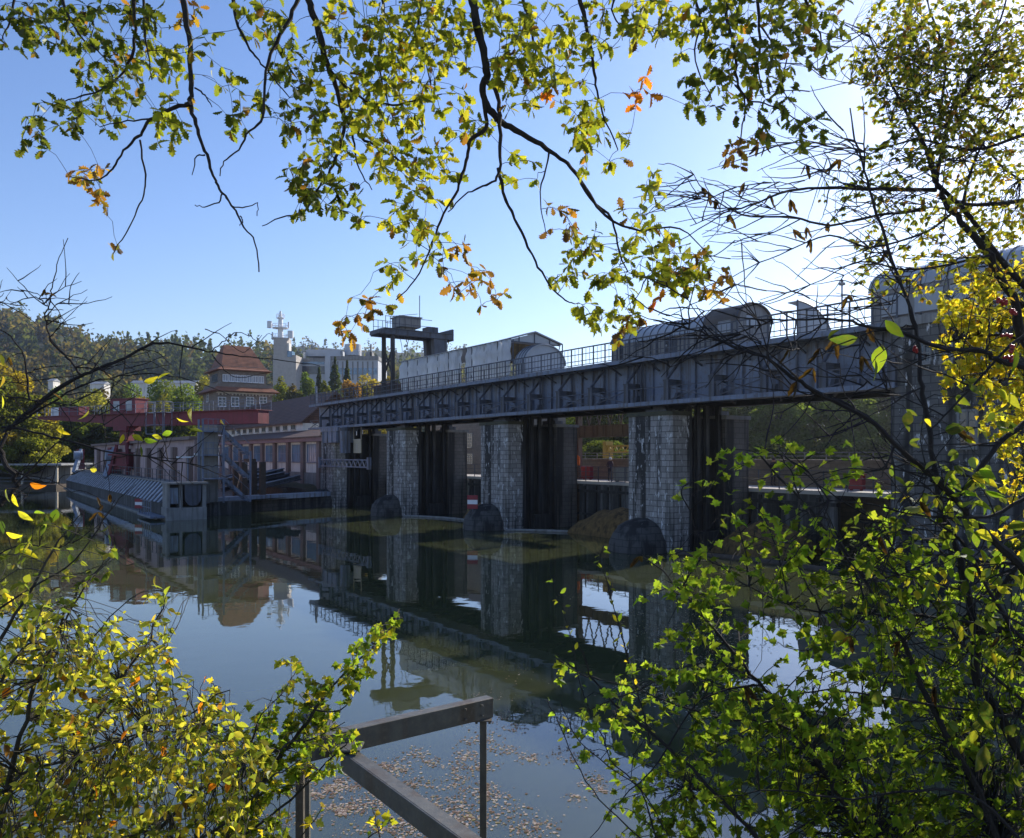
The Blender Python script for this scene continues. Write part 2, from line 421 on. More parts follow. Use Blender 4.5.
# ------------------------------------------------------------------ leaf meshes
def mesh_np(name, verts, nper, tmpl_faces, cols, matl):
    """verts (n,k,3); tmpl_faces list of index tuples in 0..k-1; cols (n,3)"""
    n, k, _ = verts.shape
    me = bpy.data.meshes.new(name)
    me.vertices.add(n*k); me.vertices.foreach_set('co', verts.reshape(-1).astype(np.float32))
    ls = [len(f) for f in tmpl_faces]; flat = np.concatenate([np.array(f) for f in tmpl_faces])
    loops = (flat[None, :]+(np.arange(n)*k)[:, None]).reshape(-1).astype(np.int32)
    per = sum(ls)
    starts = (np.cumsum([0]+ls[:-1])[None, :]+(np.arange(n)*per)[:, None]).reshape(-1).astype(np.int32)
    me.loops.add(n*per); me.loops.foreach_set('vertex_index', loops)
    me.polygons.add(n*len(ls)); me.polygons.foreach_set('loop_start', starts)
    me.polygons.foreach_set('loop_total', np.tile(np.array(ls, dtype=np.int32), n))
    me.update(calc_edges=True); me.validate()
    at_ = me.attributes.new('leaf_tint', 'FLOAT_COLOR', 'POINT')
    cc = np.ones((n, k, 4), dtype=np.float32); cc[:, :, :3] = cols[:, None, :]
    at_.data.foreach_set('color', cc.reshape(-1))
    me.materials.append(matl)
    return me
def rand_dirs(n):
    v = NR.normal(size=(n, 3)); return v/np.linalg.norm(v, axis=1)[:, None]
def quads(centers, size, up=.4):
    """small diamond leaf clumps with random facing"""
    n = len(centers)
    d = rand_dirs(n); nn = rand_dirs(n); nn[:, 2] += up
    r = np.cross(d, nn); r /= np.linalg.norm(r, axis=1)[:, None]+1e-9
    sz = size*(.6+.8*NR.random(n)); sz = sz[:, None]
    a = centers-d*sz*.5; c = centers+d*sz*.5
    b = centers+r*sz*.36+nn*sz*.08; e = centers-r*sz*.36+nn*sz*.08
    return np.stack([a, b, c, e], 1)
PAL = dict(
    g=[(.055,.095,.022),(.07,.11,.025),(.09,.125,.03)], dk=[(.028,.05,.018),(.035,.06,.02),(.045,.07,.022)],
    yg=[(.12,.14,.03),(.15,.16,.035),(.10,.12,.03),(.19,.18,.04)], y=[(.26,.20,.035),(.22,.17,.03),(.17,.15,.035)],
    o=[(.22,.12,.04),(.18,.10,.04),(.14,.09,.04)], br=[(.11,.08,.045),(.13,.09,.05),(.09,.075,.045)], con=[(.022,.042,.022),(.03,.05,.026)],
    mix=[(.06,.07,.032),(.075,.07,.035),(.05,.062,.032),(.10,.08,.038),(.08,.062,.036),(.04,.055,.032)])
def pick(pal, n, jit=.15):
    p = np.array(PAL[pal]); c = p[NR.integers(0, len(p), n)]
    return c*(1+jit*(NR.random((n, 1))*2-1))
def forest(name, rows, n, cr, q, con_px=None):
    P = []; Cc = []
    rr = np.array(rows)
    for i in range(n):
        a = NR.random()*(rr.shape[0]*.62-1); b = NR.random()*(rr.shape[1]-1)
        i0, j0 = int(a), int(b); fa, fb = a-i0, b-j0
        p = (rr[i0,j0]*(1-fa)*(1-fb)+rr[i0+1,j0]*fa*(1-fb)+rr[i0,j0+1]*(1-fa)*fb+rr[i0+1,j0+1]*fa*fb)
        px = CX+F*p[0]/p[1]
        if px < -160 or px > 760: continue
        con = NR.random() < (.75 if 150 < px < 330 else .18)
        sc_ = .55+.9*NR.random()**1.5; h = cr*sc_*(1.5+.9*NR.random()); w_ = cr*sc_*(.5 if con else 1)*(.75+.5*NR.random())
        u = rand_dirs(q)*(NR.random((q, 1))**.3)
        if con:
            k = NR.random(q)**.6; ang = NR.random(q)*6.283
            pts = np.stack([np.cos(ang)*w_*k, np.sin(ang)*w_*k, h*1.25*(1-k)*1.0], 1)
            cc = pick('con', 1)
        else:
            pts = u*np.array([w_, w_, h*.5])+np.array([0, 0, h*.5]); cc = pick('mix', 1, .3)
        P.append(pts+p); Cc.append(np.repeat(cc, q, 0)*(1+.25*(NR.random((q, 1))*2-1)))
    P = np.concatenate(P); Cc = np.concatenate(Cc)
    me = mesh_np(name, quads(P, cr*.5), 4, [(0,1,2,3)], Cc, M['leaf_far'])
    o = bpy.data.objects.new(name, me); COL.objects.link(o); o['kind'] = 'stuff'
    o['label'] = 'autumn woods covering the hillside beyond the river' if name == 'forest' else 'hazy woods on the farthest ridge'
    o['category'] = 'forest'
    return o
forest('forest', r1, 5200, 6.2, 46)
forest('far_forest', r2, 1800, 8, 26)

# ================================================================== weir bridge
S_L, S_R = -53.4, 12.6
br = thing('weir_bridge', 'long blue-grey steel girder bridge carried over the river on the stone weir piers', 'bridge', (0, 0, 8.0), 'B')
m = MB(); m.box(S_L, S_R, 1.0, 1.03, 8.1, 10.45); m.box(S_L, S_R, .78, 1.25, 10.44, 10.5); m.box(S_L, S_R, .7, 1.3, 8.03, 8.1)
k = 0; s = -.1+3.13*4
brk = []
while s > S_L+.4: brk.append(s); s -= 3.13
for s in brk:
    for ds in (0, 1.05, 2.1): m.box(s+ds-.04, s+ds+.04, .84, .999, 8.1, 10.44)
build(m, 'front_girder', M['steel'], br)
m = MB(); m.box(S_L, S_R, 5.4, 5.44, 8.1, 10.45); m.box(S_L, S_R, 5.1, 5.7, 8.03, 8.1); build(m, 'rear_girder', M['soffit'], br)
m = MB(); m.box(S_L, S_R, -.1, 6.4, 10.5, 10.62); m.box(S_L, S_R, -.16, -.102, 10.42, 10.66)
build(m, 'deck_slab', M['steel'], br)
m = MB()
for s in brk:
    m.box(s-.12, s+.12, 1.04, 5.39, 8.25, 8.65); m.bar((s, 1.1, 8.2), (s-3.1, 5.3, 8.2), .12, .1)
    m.box(s-.1, s+.1, 1.04, 5.39, 10.1, 10.49)
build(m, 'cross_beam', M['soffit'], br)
m = MB(); m.box(S_L, S_R, -.2, .69, 8.0, 8.05); m.box(S_L, S_R, -.24, -.2, 7.96, 8.18)
build(m, 'lower_walkway', M['steel'], br)
# one bracket, then copies
proto = None
def bracket_mb(s):
    m = MB(); m.box(s-.17, s+.17, -.19, -.0, 8.056, 9.2)
    m.box(s-.17, s+.17, .001, .83, 8.98, 9.2); m.box(s-.2, s+.2, -.21, .83, 9.203, 9.28)
    m.prism([(.83, 8.9), (.83, 9.08), (.15, 9.08)], 'x', s-.03, s+.03)
    m.prism([(.83, 8.12), (.83, 8.62), (.62, 8.62), (.5, 8.3), (.2, 8.12)], 'x', s-.1, s+.1)
    m.bar((s, -.1, 9.3), (s, .95, 10.42), .12, .12)
    m.bar((s+1.5, .95, 9.95), (s+1.5, -.04, 10.44), .08, .08)
    return m
for i, s in enumerate(brk):
    if i == 0:
        proto = build(bracket_mb(s), 'bracket', M['steel_dark'], br)
    else:
        c = proto.copy(); COL.objects.link(c); c.parent = br; c.location = (s-brk[0], 0, 0)
m = MB()
for i, s in enumerate(brk):
    if i % 3 != 1:
        m.bar((s-.14, -.1, 8.2), (s-2.98, -.1, 8.85), .05, .05); m.bar((s-.14, -.07, 8.85), (s-2.98, -.07, 8.2), .05, .05)
    m.bar((s-.14, -.13, 8.92), (s-2.98, -.13, 8.92), .045, .045)
build(m, 'walkway_bracing', M['steel_dark'], br)
m = MB()
s = S_R
j = 0
while s > S_L:
    if j % 3 == 0: m.box(s-.03, s+.03, -.09, -.03, 10.62, 11.74)
    elif s > -36: m.box(s-.011, s+.011, -.07, -.05, 10.72, 11.7)
    s -= 3.13/9; j += 1
for z, r in ((11.76, .035), (11.38, .02), (10.98, .02), (10.74, .02)): m.bar((S_L, -.06, z), (S_R, -.06, z), r*2, r*2)
build(m, 'railing', M['steel_dark'], br)
m = MB(); s = S_R
while s > S_L:
    m.box(s-.03, s+.03, 6.3, 6.36, 10.62, 11.7); s -= 1.043
for z in (11.72, 11.3, 10.95): m.bar((S_L, 6.33, z), (S_R, 6.33, z), .05, .05)
build(m, 'rear_railing', M['steel_dark'], br)
for px in (634, 641, 540):
    m = MB(); s = s_of(px, .7); m.tube([(s, .7, 8.1), (s, .7, 10.4)], .06, 8); m.tube([(s+.25, .75, 8.1), (s+.25, .75, 10.4)], .035, 8)
    build(m, 'pipe', M['steel_dark'], br, smooth=True)

# ================================================================== weir piers
def pier(label):
    r = thing('weir_pier', label, 'pier', (0, 0, 0), 'B', 'masonry piers under the weir bridge')
    c = .22
    m = MB(); m.prism([(-3.4+c, 0), (-c, 0), (0, c), (0, 1.5), (-3.4, 1.5), (-3.4, c)], 'z', -2.2, 7.4)
    build(m, 'front_block', M['stone'], r)
    m = MB(); m.prism([(-3.5+c, -.08), (.08-c, -.08), (.08, c-.08), (.08, 1.52), (-3.48, 1.52), (-3.48, c-.08)], 'z', 7.402, 7.62)
    build(m, 'capstone', M['capstone'], r)
    m = MB(); m.box(-2.9, -.55, 1.502, 4.398, -2.2, 7.3); build(m, 'gate_recess', M['gate'], r)
    for t in (1.75, 2.45, 3.15, 4.15):
        m = MB()
        for s0 in (-.42, -3.25): m.box(s0, s0+.24, t-.13, t+.13, -2, 8.0)
        build(m, 'guide_rail', M['guide'], r)
    m = MB(); m.box(-.5, -.06, 2.6, 4.0, -2, 1.0); build(m, 'gate_shoe', M['gate'], r)
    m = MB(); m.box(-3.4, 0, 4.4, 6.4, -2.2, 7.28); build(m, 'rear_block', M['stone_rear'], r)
    m = MB(); m.box(-3.5, .1, 4.35, 6.5, 7.282, 7.5); build(m, 'rear_capstone', M['concrete'], r)
    for t in (1.0, 5.4):
        m = MB(); m.box(-2.5, -.9, t-.35, t+.35, 7.5, 7.8); m.box(-2.1, -1.3, t-.2, t+.2, 7.8, 8.02); build(m, 'bearing', M['steel_dark'], r)
    m = MB()
    prof = [(1.78, -2.2), (1.80, 0), (1.72, .45), (1.52, .95), (1.22, 1.33), (.84, 1.6), (.4, 1.76), (.02, 1.8)]
    m.lathe(prof, (-1.95, -.25, 0), 22)
    m.v = [(v[0]+.07*math.sin(v[2]*5+v[1]*3)+.03*math.sin(v[2]*13+v[1]*9), v[1]+.07*math.sin(v[0]*4+v[2]*3)+.03*math.sin(v[0]*11), v[2]+.04*math.sin(v[0]*7+v[1]*5)) for v in m.v]
    build(m, 'cutwater', M['nose'], r, smooth=True)
    return r
p0 = pier('nearest masonry weir pier with white run-down stains below the vaulted grey cabin')
for s, lab in ((-15.65, 'middle masonry weir pier with dark vertical stains beside the red and white plate'),
               (-31.3, 'streaked masonry weir pier below the white tarpaulin tent'),
               (-46.95, 'last masonry weir pier at the power house end beside the lattice beam')):
    c = dup(p0); c.location = B(s, 0, 0); c['label'] = lab
# gates / walls between the piers
for a, b_, lab in ((-15.65, -3.4, 'dark streaked weir gate between the nearest pier and the middle pier'),
                   (-31.3, -19.05, 'dark weir gate behind the red and white plate below the brown house'),
                   (-46.95, -34.7, 'dark weir gate in the last bay by the power house'),
                   (0, 5.6, 'dark weir gate right of the nearest pier, half hidden by leaves')):
    r = thing('weir_gate', lab, 'weir gate', (a, 6.5, 0), 'B', 'gates closing the bays of the weir')
    m = MB(); m.box(a+.02, b_-.02, 6.6, 6.85, -2.2, 3.14); build(m, 'gate_leaf', M['wall_dark'], r)
    s = a+.7
    m = MB()
    while s < b_-.3: m.box(s-.09, s+.09, 6.48, 6.598, -2.1, 3.0); s += 1.25
    build(m, 'rib', M['gate'], r)
    m = MB(); m.box(a+.02, b_-.02, 6.44, 6.597, 2.55, 2.75); m.box(a+.02, b_-.02, 6.44, 6.597, .9, 1.05); build(m, 'crossbar', M['gate'], r)
# straw coloured mounds of drift
def mound(s0, s1, t0, t1, h, lab, seed):
    m = MB(); rows = []
    rr = random.Random(seed)
    for i in range(17):
        a = i/16; row = []
        for j in range(25):
            b_ = j/24
            prof = math.sin(math.pi*a)**.5*math.sin(math.pi*(.04+.92*b_))**.42
            row.append((s0+(s1-s0)*b_, t0+(t1-t0)*a, -.3+(h+.3)*prof+.10*math.sin(b_*29+a*3)*prof+rr.uniform(-.05, .05)))
        rows.append(row)
    m.grid(rows)
    single(m, 'drift_mound', M['ochre'], lab, 'drift mound', ((s0+s1)/2, (t0+t1)/2, 0), 'B', 'mounds of drift against the weir gates', smooth=True)
mound(-12.4, -3.9, 2.6, 6.3, 1.75, 'rounded straw-brown mound of drift left of the nearest pier', 1)
mound(.6, 5.3, 2.3, 6.3, 1.7, 'straw-brown mound of drift right of the nearest pier behind green leaves', 2)
mound(-27.0, -19.8, 3.2, 6.3, 1.8, 'straw-brown mound of drift left of the middle pier', 3)
# floating booms sagging between piers
for i, (a, b_, sag, lab) in enumerate(((-15.65, -3.6, 3.6, 'thin pale boom lying on the water between middle and nearest pier'),
        (-31.3, -19.2, 2.2, 'thin pale boom lying on the water left of the middle pier'),
        (0, 12.2, 1.2, 'dark floating boom on the water right of the nearest pier'))):
    pts = [(a+(b_-a)*q/20, .0+sag*4*(q/20)*(1-q/20), .06) for q in range(21)]
    m = MB(); m.tube(pts, .16 if i == 2 else .09, 8)
    single(m, 'floating_boom', M['wood'] if i == 2 else M['concrete'], lab, 'boom', (a, 0, 0), 'B', 'booms floating along the weir', smooth=True)
# service deck behind the gates
r = thing('service_deck', 'low concrete service walkway with railing behind the weir gates', 'walkway', (-15, 6.5, 3.35), 'B')
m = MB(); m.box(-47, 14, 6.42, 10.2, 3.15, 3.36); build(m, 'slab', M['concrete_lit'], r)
m = MB(); s = -47
while s < 12.5: m.box(s-.025, s+.025, 6.5, 6.55, 3.36, 4.4); s += 1.4
for z in (4.42, 4.05, 3.7): m.bar((-47, 6.525, z), (12.5, 6.525, z), .035, .035)
build(m, 'railing', M['steel_dark'], r)
r = thing('lock_wall', 'low brown stepped masonry wall with a rail behind the service walkway', 'wall', (-8, 11, 3), 'B')
m = MB(); m.box(-24, 16, 10.4, 11.2, -1, 4.0); build(m, 'lower_wall', M['stone_brown'], r)
m = MB(); m.box(-24, 16, 11.2, 12.2, -1, 4.85); m.box(-24, 16, 11.1, 12.3, 4.85, 4.98); m.box(-24, 16, 10.34, 11.197, 4.0, 4.1); build(m, 'upper_wall', M['stone_brown'], r)
m = MB(); s = -24
while s < 16: m.box(s-.03, s+.03, 11.6, 11.66, 4.98, 5.42); s += 1.5
for z in (5.42, 5.2): m.bar((-24, 11.63, z), (16, 11.63, z), .05, .05)
build(m, 'rail', M['concrete'], r)
# trestle, boxes, boom arm, people on the service deck
tt = 9.3
s1, s2 = s_of(579, tt), s_of(634, tt)
r = thing('steel_trestle', 'rust-brown steel trestle with a deep girder standing behind the weir', 'trestle', (s1, tt, 3.36), 'B')
for s in (s1, s2+1.2):
    m = MB(); m.ibeam((s, tt, 3.36), (s, tt, 10.4), .42, .36, .05, up=(1,0,0)); build(m, 'column', M['tan'], r)
zb = z_of(s1, tt, 437); zt = z_of(s1, tt, 427)
m = MB(); m.box(s1-3, s2+4, tt-.1, tt+.1, zb, zt); m.box(s1-3, s2+4, tt-.2, tt+.2, zt, zt+.06); m.box(s1-3, s2+4, tt-.2, tt+.2, zb-.06, zb)
q = s1-2.5
while q < s2+4: m.box(q-.04, q+.04, tt-.16, tt-.1, zb, zt); q += 1.1
build(m, 'girder', M['tan'], r)
m = MB(); n_ = 6
for i in range(n_):
    a = s1+(s2-s1+1)*i/n_; b_ = s1+(s2-s1+1)*(i+1)/n_
    m.bar((a, tt, zt+.06), ((a+b_)/2, tt, 9.4), .08, .08); m.bar(((a+b_)/2, tt, 9.4), (b_, tt, zt+.06), .08, .08)
build(m, 'brace', M['tan'], r)
def crate(name, px0, px1, y0, y1, t, mt, lab, cat, depth=.35):
    a, b_ = s_of(px0, t), s_of(px1, t); zb, zt = 3.362, z_of(a, t, y0)
    r = thing(name, lab, cat, ((a+b_)/2, t, zb), 'B')
    m = MB(); m.box(a, b_, t, t+depth, zb+.06, zt); build(m, 'body', mt, r, bevel=.02)
    m = MB(); m.box(a-.04, b_+.04, t-.04, t+depth+.04, zt, zt+.07); m.box(a+.1, a+.2, t+.1, t+depth-.1, zb, zb+.06); m.box(b_-.2, b_-.1, t+.1, t+depth-.1, zb, zb+.06)
    build(m, 'lid', mt, r)
    m = MB(); m.box(a+.08, b_-.08, t-.03, t, zb+.3, zb+.36); m.box(a+.08, b_-.08, t-.03, t, zt-.25, zt-.2); build(m, 'rib', mt, r)
    return r
crate('storage_bin', 581, 590, 467, 477, 8.6, M['redbox'], 'small red bin on the service walkway beside the rust-brown trestle column', 'bin')
crate('storage_bin', 847, 862, 475, 490, 8.2, M['redbox'], 'red bin on the service walkway far right, seen behind green leaves', 'bin')
crate('concrete_block', 613, 631, 468, 481, 7.4, M['concrete'], 'grey-green concrete block on the service walkway left of the nearest pier', 'block', .5)
tq = 8.0
a = s_of(577, tq); zq = z_of(a, tq, 459)
m = MB(); m.add([(a-.7, tq, zq+.75), (a-.3, tq-.12, zq+.55), (a+.3, tq+.05, zq+.15), (a+.45, tq-.1, zq-.2), (a+.25, tq+.08, zq-.5), (a-.25, tq, zq-.35), (a-.6, tq+.1, zq+.05)], [(0,1,5,6), (1,2,4,5), (2,3,4)])
m.tube([(a-.75, tq, 3.36), (a-.75, tq, zq+.95)], .03, 6)
so_ = MB()
r = thing('safety_flag', 'bright orange safety cloth on a pole behind the weir gate', 'flag', (a-.75, tq, 3.36), 'B')
mm = MB(); mm.add(m.v[:7], [(0,1,5,6), (1,2,4,5), (2,3,4)]); f_ = build(mm, 'cloth', M['orange'], r)
sm_ = f_.modifiers.new('thick', 'SOLIDIFY'); sm_.thickness = .02
mm = MB(); mm.tube([(a-.75, tq, 3.36), (a-.75, tq, zq+.95)], .03, 6); build(mm, 'pole', M['steel_dark'], r)
# yellow lattice crane arm
tq = 14.0
a, b_ = s_of(606, tq), s_of(640, tq); z0, z1 = z_of(a, tq, 452), z_of(a, tq, 446)
r = thing('lattice_crane', 'yellow lattice crane arm behind the service walkway', 'crane', (a, tq, 2), 'B')
m = MB()
for z in (z0, z1): m.bar((a, tq, z), (b_+3, tq, z), .12, .12); m.bar((a, tq+.6, z), (b_+3, tq+.6, z), .12, .12)
n_ = 9
for i in range(n_):
    x0 = a+(b_+3-a)*i/n_; x1 = a+(b_+3-a)*(i+1)/n_
    m.bar((x0, tq, z0), ((x0+x1)/2, tq, z1), .07, .07); m.bar(((x0+x1)/2, tq, z1), (x1, tq, z0), .07, .07)
build(m, 'lattice_arm', M['yellow'], r)
m = MB(); m.box(a-.3, a+.1, tq-.1, tq+.7, z0-.5, z1+.4); build(m, 'end_block', M['yellow'], r)
m = MB(); m.box(b_+2.6, b_+3.2, tq, tq+.6, -1, z0-.06); build(m, 'mast', M['yellow'], r)
# ================================================================== people on the service deck
def person(label, px, t, zfloor, lean, h=1.72, cap=False):
    s = s_of(px, t); base = B(s, t, zfloor)
    r = thing('person', label, 'person', base)
    k = h/1.75
    J = dict(pel=(0,0,.95), waist=(0,.01,1.12), chest=(0,.02,1.33), neck=(0,.03,1.49), head=(0,.0,1.60), crown=(0,.01,1.70),
             shl=(-.19,.02,1.42), ell=(-.27,.03,1.16), wrl=(-.2,-.16,1.05), hal=(-.17,-.26,1.06),
             shr=(.19,.02,1.42), elr=(.26,.05,1.15), wrr=(.24,-.1,.98), har=(.23,-.17,.93),
             hil=(-.1,0,.9), knl=(-.11,-.03,.5), anl=(-.12,.03,.09), tol=(-.13,-.15,.04),
             hir=(.1,0,.9), knr=(.12,-.01,.5), anr=(.13,.05,.09), tor=(.15,-.13,.04))
    E = ['pel-waist','waist-chest','chest-neck','neck-head','head-crown','chest-shl','shl-ell','ell-wrl','wrl-hal','chest-shr','shr-elr','elr-wrr','wrr-har',
         'pel-hil','hil-knl','knl-anl','anl-tol','pel-hir','hir-knr','knr-anr','anr-tor']
    Rr = dict(pel=.15, waist=.14, chest=.16, neck=.06, head=.095, crown=.085, shl=.075, ell=.05, wrl=.035, hal=.04, shr=.075, elr=.05, wrr=.035, har=.04,
              hil=.095, knl=.065, anl=.045, tol=.04, hir=.095, knr=.065, anr=.045, tor=.04)
    names = list(J); me = bpy.data.meshes.new('body')
    me.from_pydata([(J[n][0]*k, J[n][1]*k-lean*max(0, J[n][2]-.95), J[n][2]*k) for n in names], [tuple(names.index(x) for x in e.split('-')) for e in E], [])
    o = bpy.data.objects.new('body', me); COL.objects.link(o)
    o.modifiers.new('skin', 'SKIN'); sb = o.modifiers.new('sub', 'SUBSURF'); sb.levels = 1
    for i, n in enumerate(names):
        sv = me.skin_vertices[0].data[i]; sv.radius = (Rr[n]*k, Rr[n]*k*.8); sv.use_root = (n == 'pel')
    dg = bpy.context.evaluated_depsgraph_get()
    me2 = bpy.data.meshes.new_from_object(o.evaluated_get(dg)); me2.name = 'body'
    o.modifiers.clear(); o.data = me2
    me2.materials.clear()
    for mm in (M['coat'], M['trouser'], M['skin']): me2.materials.append(mm)
    for p in me2.polygons:
        c = p.center
        p.material_index = 2 if (c.z > 1.5*k or (c.y < -.19 and c.z > .85*k)) else 1 if c.z < .93*k else 0
        p.use_smooth = True
    o.parent = r; ORG[o.name] = (0,0,0)
    m = MB(); m.lathe([(.108*k, 1.62*k), (.11*k, 1.68*k), (.09*k, 1.76*k), (.01, 1.79*k)], (0, -lean*.68, 0), 12)
    m.v = [vadd(v, base) for v in m.v]
    build(m, 'cap' if cap else 'hair', M['capwhite'] if cap else M['coat'], r, smooth=True)
    r.rotation_euler = (0, 0, .4)
    return r
person('person in dark coat and white cap beside the concrete block on the service walkway', 610, 7.3, 3.36, .1, cap=True)
person('person in dark clothes at the stepped wall, right of the nearest pier', 773, 10.25, 3.36, .12)

# ================================================================== on the bridge deck
ZD = 10.62
# white tarpaulin tent
sA, sG0, sG1, sB = s_of(403.5, .6), s_of(463.5, .6), s_of(468.5, .6), s_of(511, .6)
r = thing('tarpaulin_tent', 'long scaffold tent with billowing white tarpaulin walls on the bridge deck', 'tent', ((sA+sB)/2, .6, ZD), 'B')
def sheet(a, b_):
    rows = []
    n = max(8, int((b_-a)*9))
    for i in range(13):
        z = ZD+.12+(13.35-ZD-.12)*i/12; row = []
        for j in range(n+1):
            s = a+(b_-a)*j/n; ph = (s*1/1.75) % 1.0
            row.append((s, .6-.34*abs(math.sin(math.pi*ph))*(.45+.55*math.sin(math.pi*i/12))-.07*math.sin(s*14+i*.25)*math.sin(s*1.7)-.05*math.sin(s*9+i*.5)-.06*math.sin(i*1.5+3.5*abs(ph-.5)), z))
        rows.append(row)
    m = MB(); m.grid(rows); return m
for a, b_ in ((sA, sG0), (sG1, sB)):
    o = build(sheet(a, b_), 'tarpaulin', M['tarp'], r, smooth=True); o.modifiers.new('thick', 'SOLIDIFY').thickness = .015
rows = []
m = MB(); rows = [[(sA, .62+4.6*j/10, ZD+.12+i*.27) for j in range(11)] for i in range(11)]; m.grid(rows)
o = build(m, 'tarpaulin', M['tarp'], r); o.modifiers.new('thick', 'SOLIDIFY').thickness = .015
m = MB(); m.box(sG0, sG1, .9, .95, ZD, 13.2); build(m, 'door_panel', M['cab'], r)
tm = 2.85
m = MB(); m.prism([(.42, 13.36), (tm, 13.56), (5.3, 13.36), (5.3, 13.42), (tm, 13.64), (.42, 13.42)], 'x', sA-.2, sB-1.3)
build(m, 'low_roof', M['tarp_roof'], r)
m = MB(); m.prism([(.45, 13.36), (tm, 14.05), (5.3, 13.36), (5.3, 13.44), (tm, 14.15), (.45, 13.44)], 'x', sB-1.29, s_of(507, .5)+.2)
build(m, 'roof', M['tarp_roof'], r)
m = MB(); s = sA
while s < sB+.1:
    for t in (.72, 5.1): m.bar((s, t, ZD), (s, t, 13.36), .06, .06)
    s += 2.08
m.bar((sA, .58, 13.40), (sB, .58, 13.40), .07, .07)
s = math.ceil(sA/1.75)*1.75
while s < sB:
    if not sG0-.1 < s < sG1+.1: m.bar((s, .56, ZD), (s, .56, 13.36), .035, .06)
    s += 1.75
build(m, 'scaffold', M['steel_dark'], r)
e = s_of(507, .5)+.25
m = MB(); m.prism([(.62, 13.30), (5.1, 13.30), (5.1, 13.36), (tm, 14.0), (.62, 13.36)], 'x', e-.3, e-.22); build(m, 'gable_panel', M['poly'], r)
m = MB()
for t in (.7, 1.5, tm, 4.2, 5.1): m.bar((e-.18, t, 13.0 if t in (.7, 5.1) else 13.3), (e-.18, t, 13.36+.66*(1-abs(t-tm)/2.3)), .05, .05)
m.bar((e-.18, .6, 13.28), (e-.18, 5.2, 13.28), .07, .07); m.bar((e-.18, .5, 13.38), (e-.18, tm, 14.08), .07, .07); m.bar((e-.18, tm, 14.08), (e-.18, 5.3, 13.38), .07, .07)
build(m, 'gable_frame', M['steel_dark'], r)
m = MB(); m.box(e-.9, e-.5, .8, 4.8, ZD+1.2, 13.2); build(m, 'brown_curtain', M['ochre'], r)
# vaulted covers
def vault(s0, s1, t0, t1, zs, zt, mt_roof, mt_wall, label, ribs=8, ends=True, n=14, windows=(), name='vaulted_cabin', rise_exp=1.0):
    r = thing(name, label, 'cabin', ((s0+s1)/2, t0, ZD), 'B')
    tc, hw, rise = (t0+t1)/2, (t1-t0)/2, zt-zs
    arc = [(tc-hw*math.cos(math.pi*i/n), zs+rise*math.sin(math.pi*i/n)) for i in range(n+1)]
    arc2 = [(tc-(hw+.06)*math.cos(math.pi*i/n), zs+(rise+.06)*math.sin(math.pi*i/n)) for i in range(n+1)]
    m = MB(); m.prism(arc2+arc[::-1], 'x', s0-.15, s1+.15); build(m, 'vault_roof', mt_roof, r)
    
    for ta_ in (t0, t1-.05):
        m = MB(); m.box(s0, s1, ta_, ta_+.05, ZD, zs); build(m, 'side_wall', mt_wall, r)
    if ends:
        for s in (s0, s1-.06):
            m = MB(); m.prism([(t0+.052, ZD+.004)]+[(t0+.052, zs)]+arc[1:-1]+[(t1-.052, zs), (t1-.052, ZD+.004)], 'x', s, s+.06); build(m, 'end_wall', mt_wall, r)
    m = MB()
    for i in range(ribs+1):
        s = s0+(s1-s0)*i/ribs
        m.tube([(s, tc-(hw+.08)*math.cos(math.pi*q/n), zs+(rise+.08)*math.sin(math.pi*q/n)) for q in range(n+1)], .03, 4)
        m.bar((s, t0-.02, ZD), (s, t0-.02, zs), .05, .05)
    build(m, 'rib', M['steel_dark'], r)
    if s1-s0 > 1.5 and name == 'vaulted_cabin':
        sm = s0+(s1-s0)*.62; hz_ = min(zs, ZD+1.95)-.08
        m = MB(); m.box(sm-.42, sm+.42, t0-.035, t0-.002, ZD+.05, hz_); do = build(m, 'door', M['steel_dark'], r)
        m = MB(); m.box(sm-.36, sm-.28, t0-.09, t0-.036, ZD+.55, ZD+.65); build(m, 'handle', M['poly'], do)
        m = MB(); sv_ = s0+(s1-s0)*.2
        for q_ in range(4): m.bar((sv_-.25, t0-.02, zs-.3+q_*.06), (sv_+.25, t0-.02, zs-.3+q_*.06), .04, .035)
        build(m, 'louvre', M['steel_dark'], r)
    for (sa, sb, ta, tb, za, zb_) in windows:
        f = MB(); f.box(sa-.03, sb+.03, ta-.03, tb+.03, za-.06, zb_+.06); fo = build(f, 'window', M['cab_roof'], r)
        q = MB(); q.box(sa-.045, sb+.045, ta-.045, tb+.045, za, zb_); build(q, 'pane', M['poly'], fo)
    return r
sa = s_of(515, .7)
vault(-15.5, -14.5, .8, 4.3, 11.6, 12.95, M['poly'], M['poly'], 'rounded grey plastic-covered shelter at the open gable end of the white tent', ribs=3)
sv0, sv1, sv2 = s_of(613, .6), s_of(705, .6), s_of(738, .6)
vault(sv0, sv0+.7, .55, 3.5, 11.75, 12.55, M['cab_roof'], M['cab'], 'narrow dark end cabin closing the left end of the ribbed vault on the bridge', ribs=1)
vault(sv0+.85, sv1, .6, 3.3, 11.7, 12.65, M['poly'], M['cab'], 'long ribbed translucent vault shelter over the bridge walkway', ribs=11, ends=False)
q = sv2
vault(sv1+.1, sv2, .55, 3.1, 11.95, 12.85, M['cab_roof'], M['cab'], 'brown-roofed vaulted cabin with a square end window on the bridge', ribs=1,
      windows=((q-.04, q-.02, 1.25, 1.95, 11.7, 12.25), (sv1+1.0, sv1+1.7, .54, .56, 11.4, 12.0)))
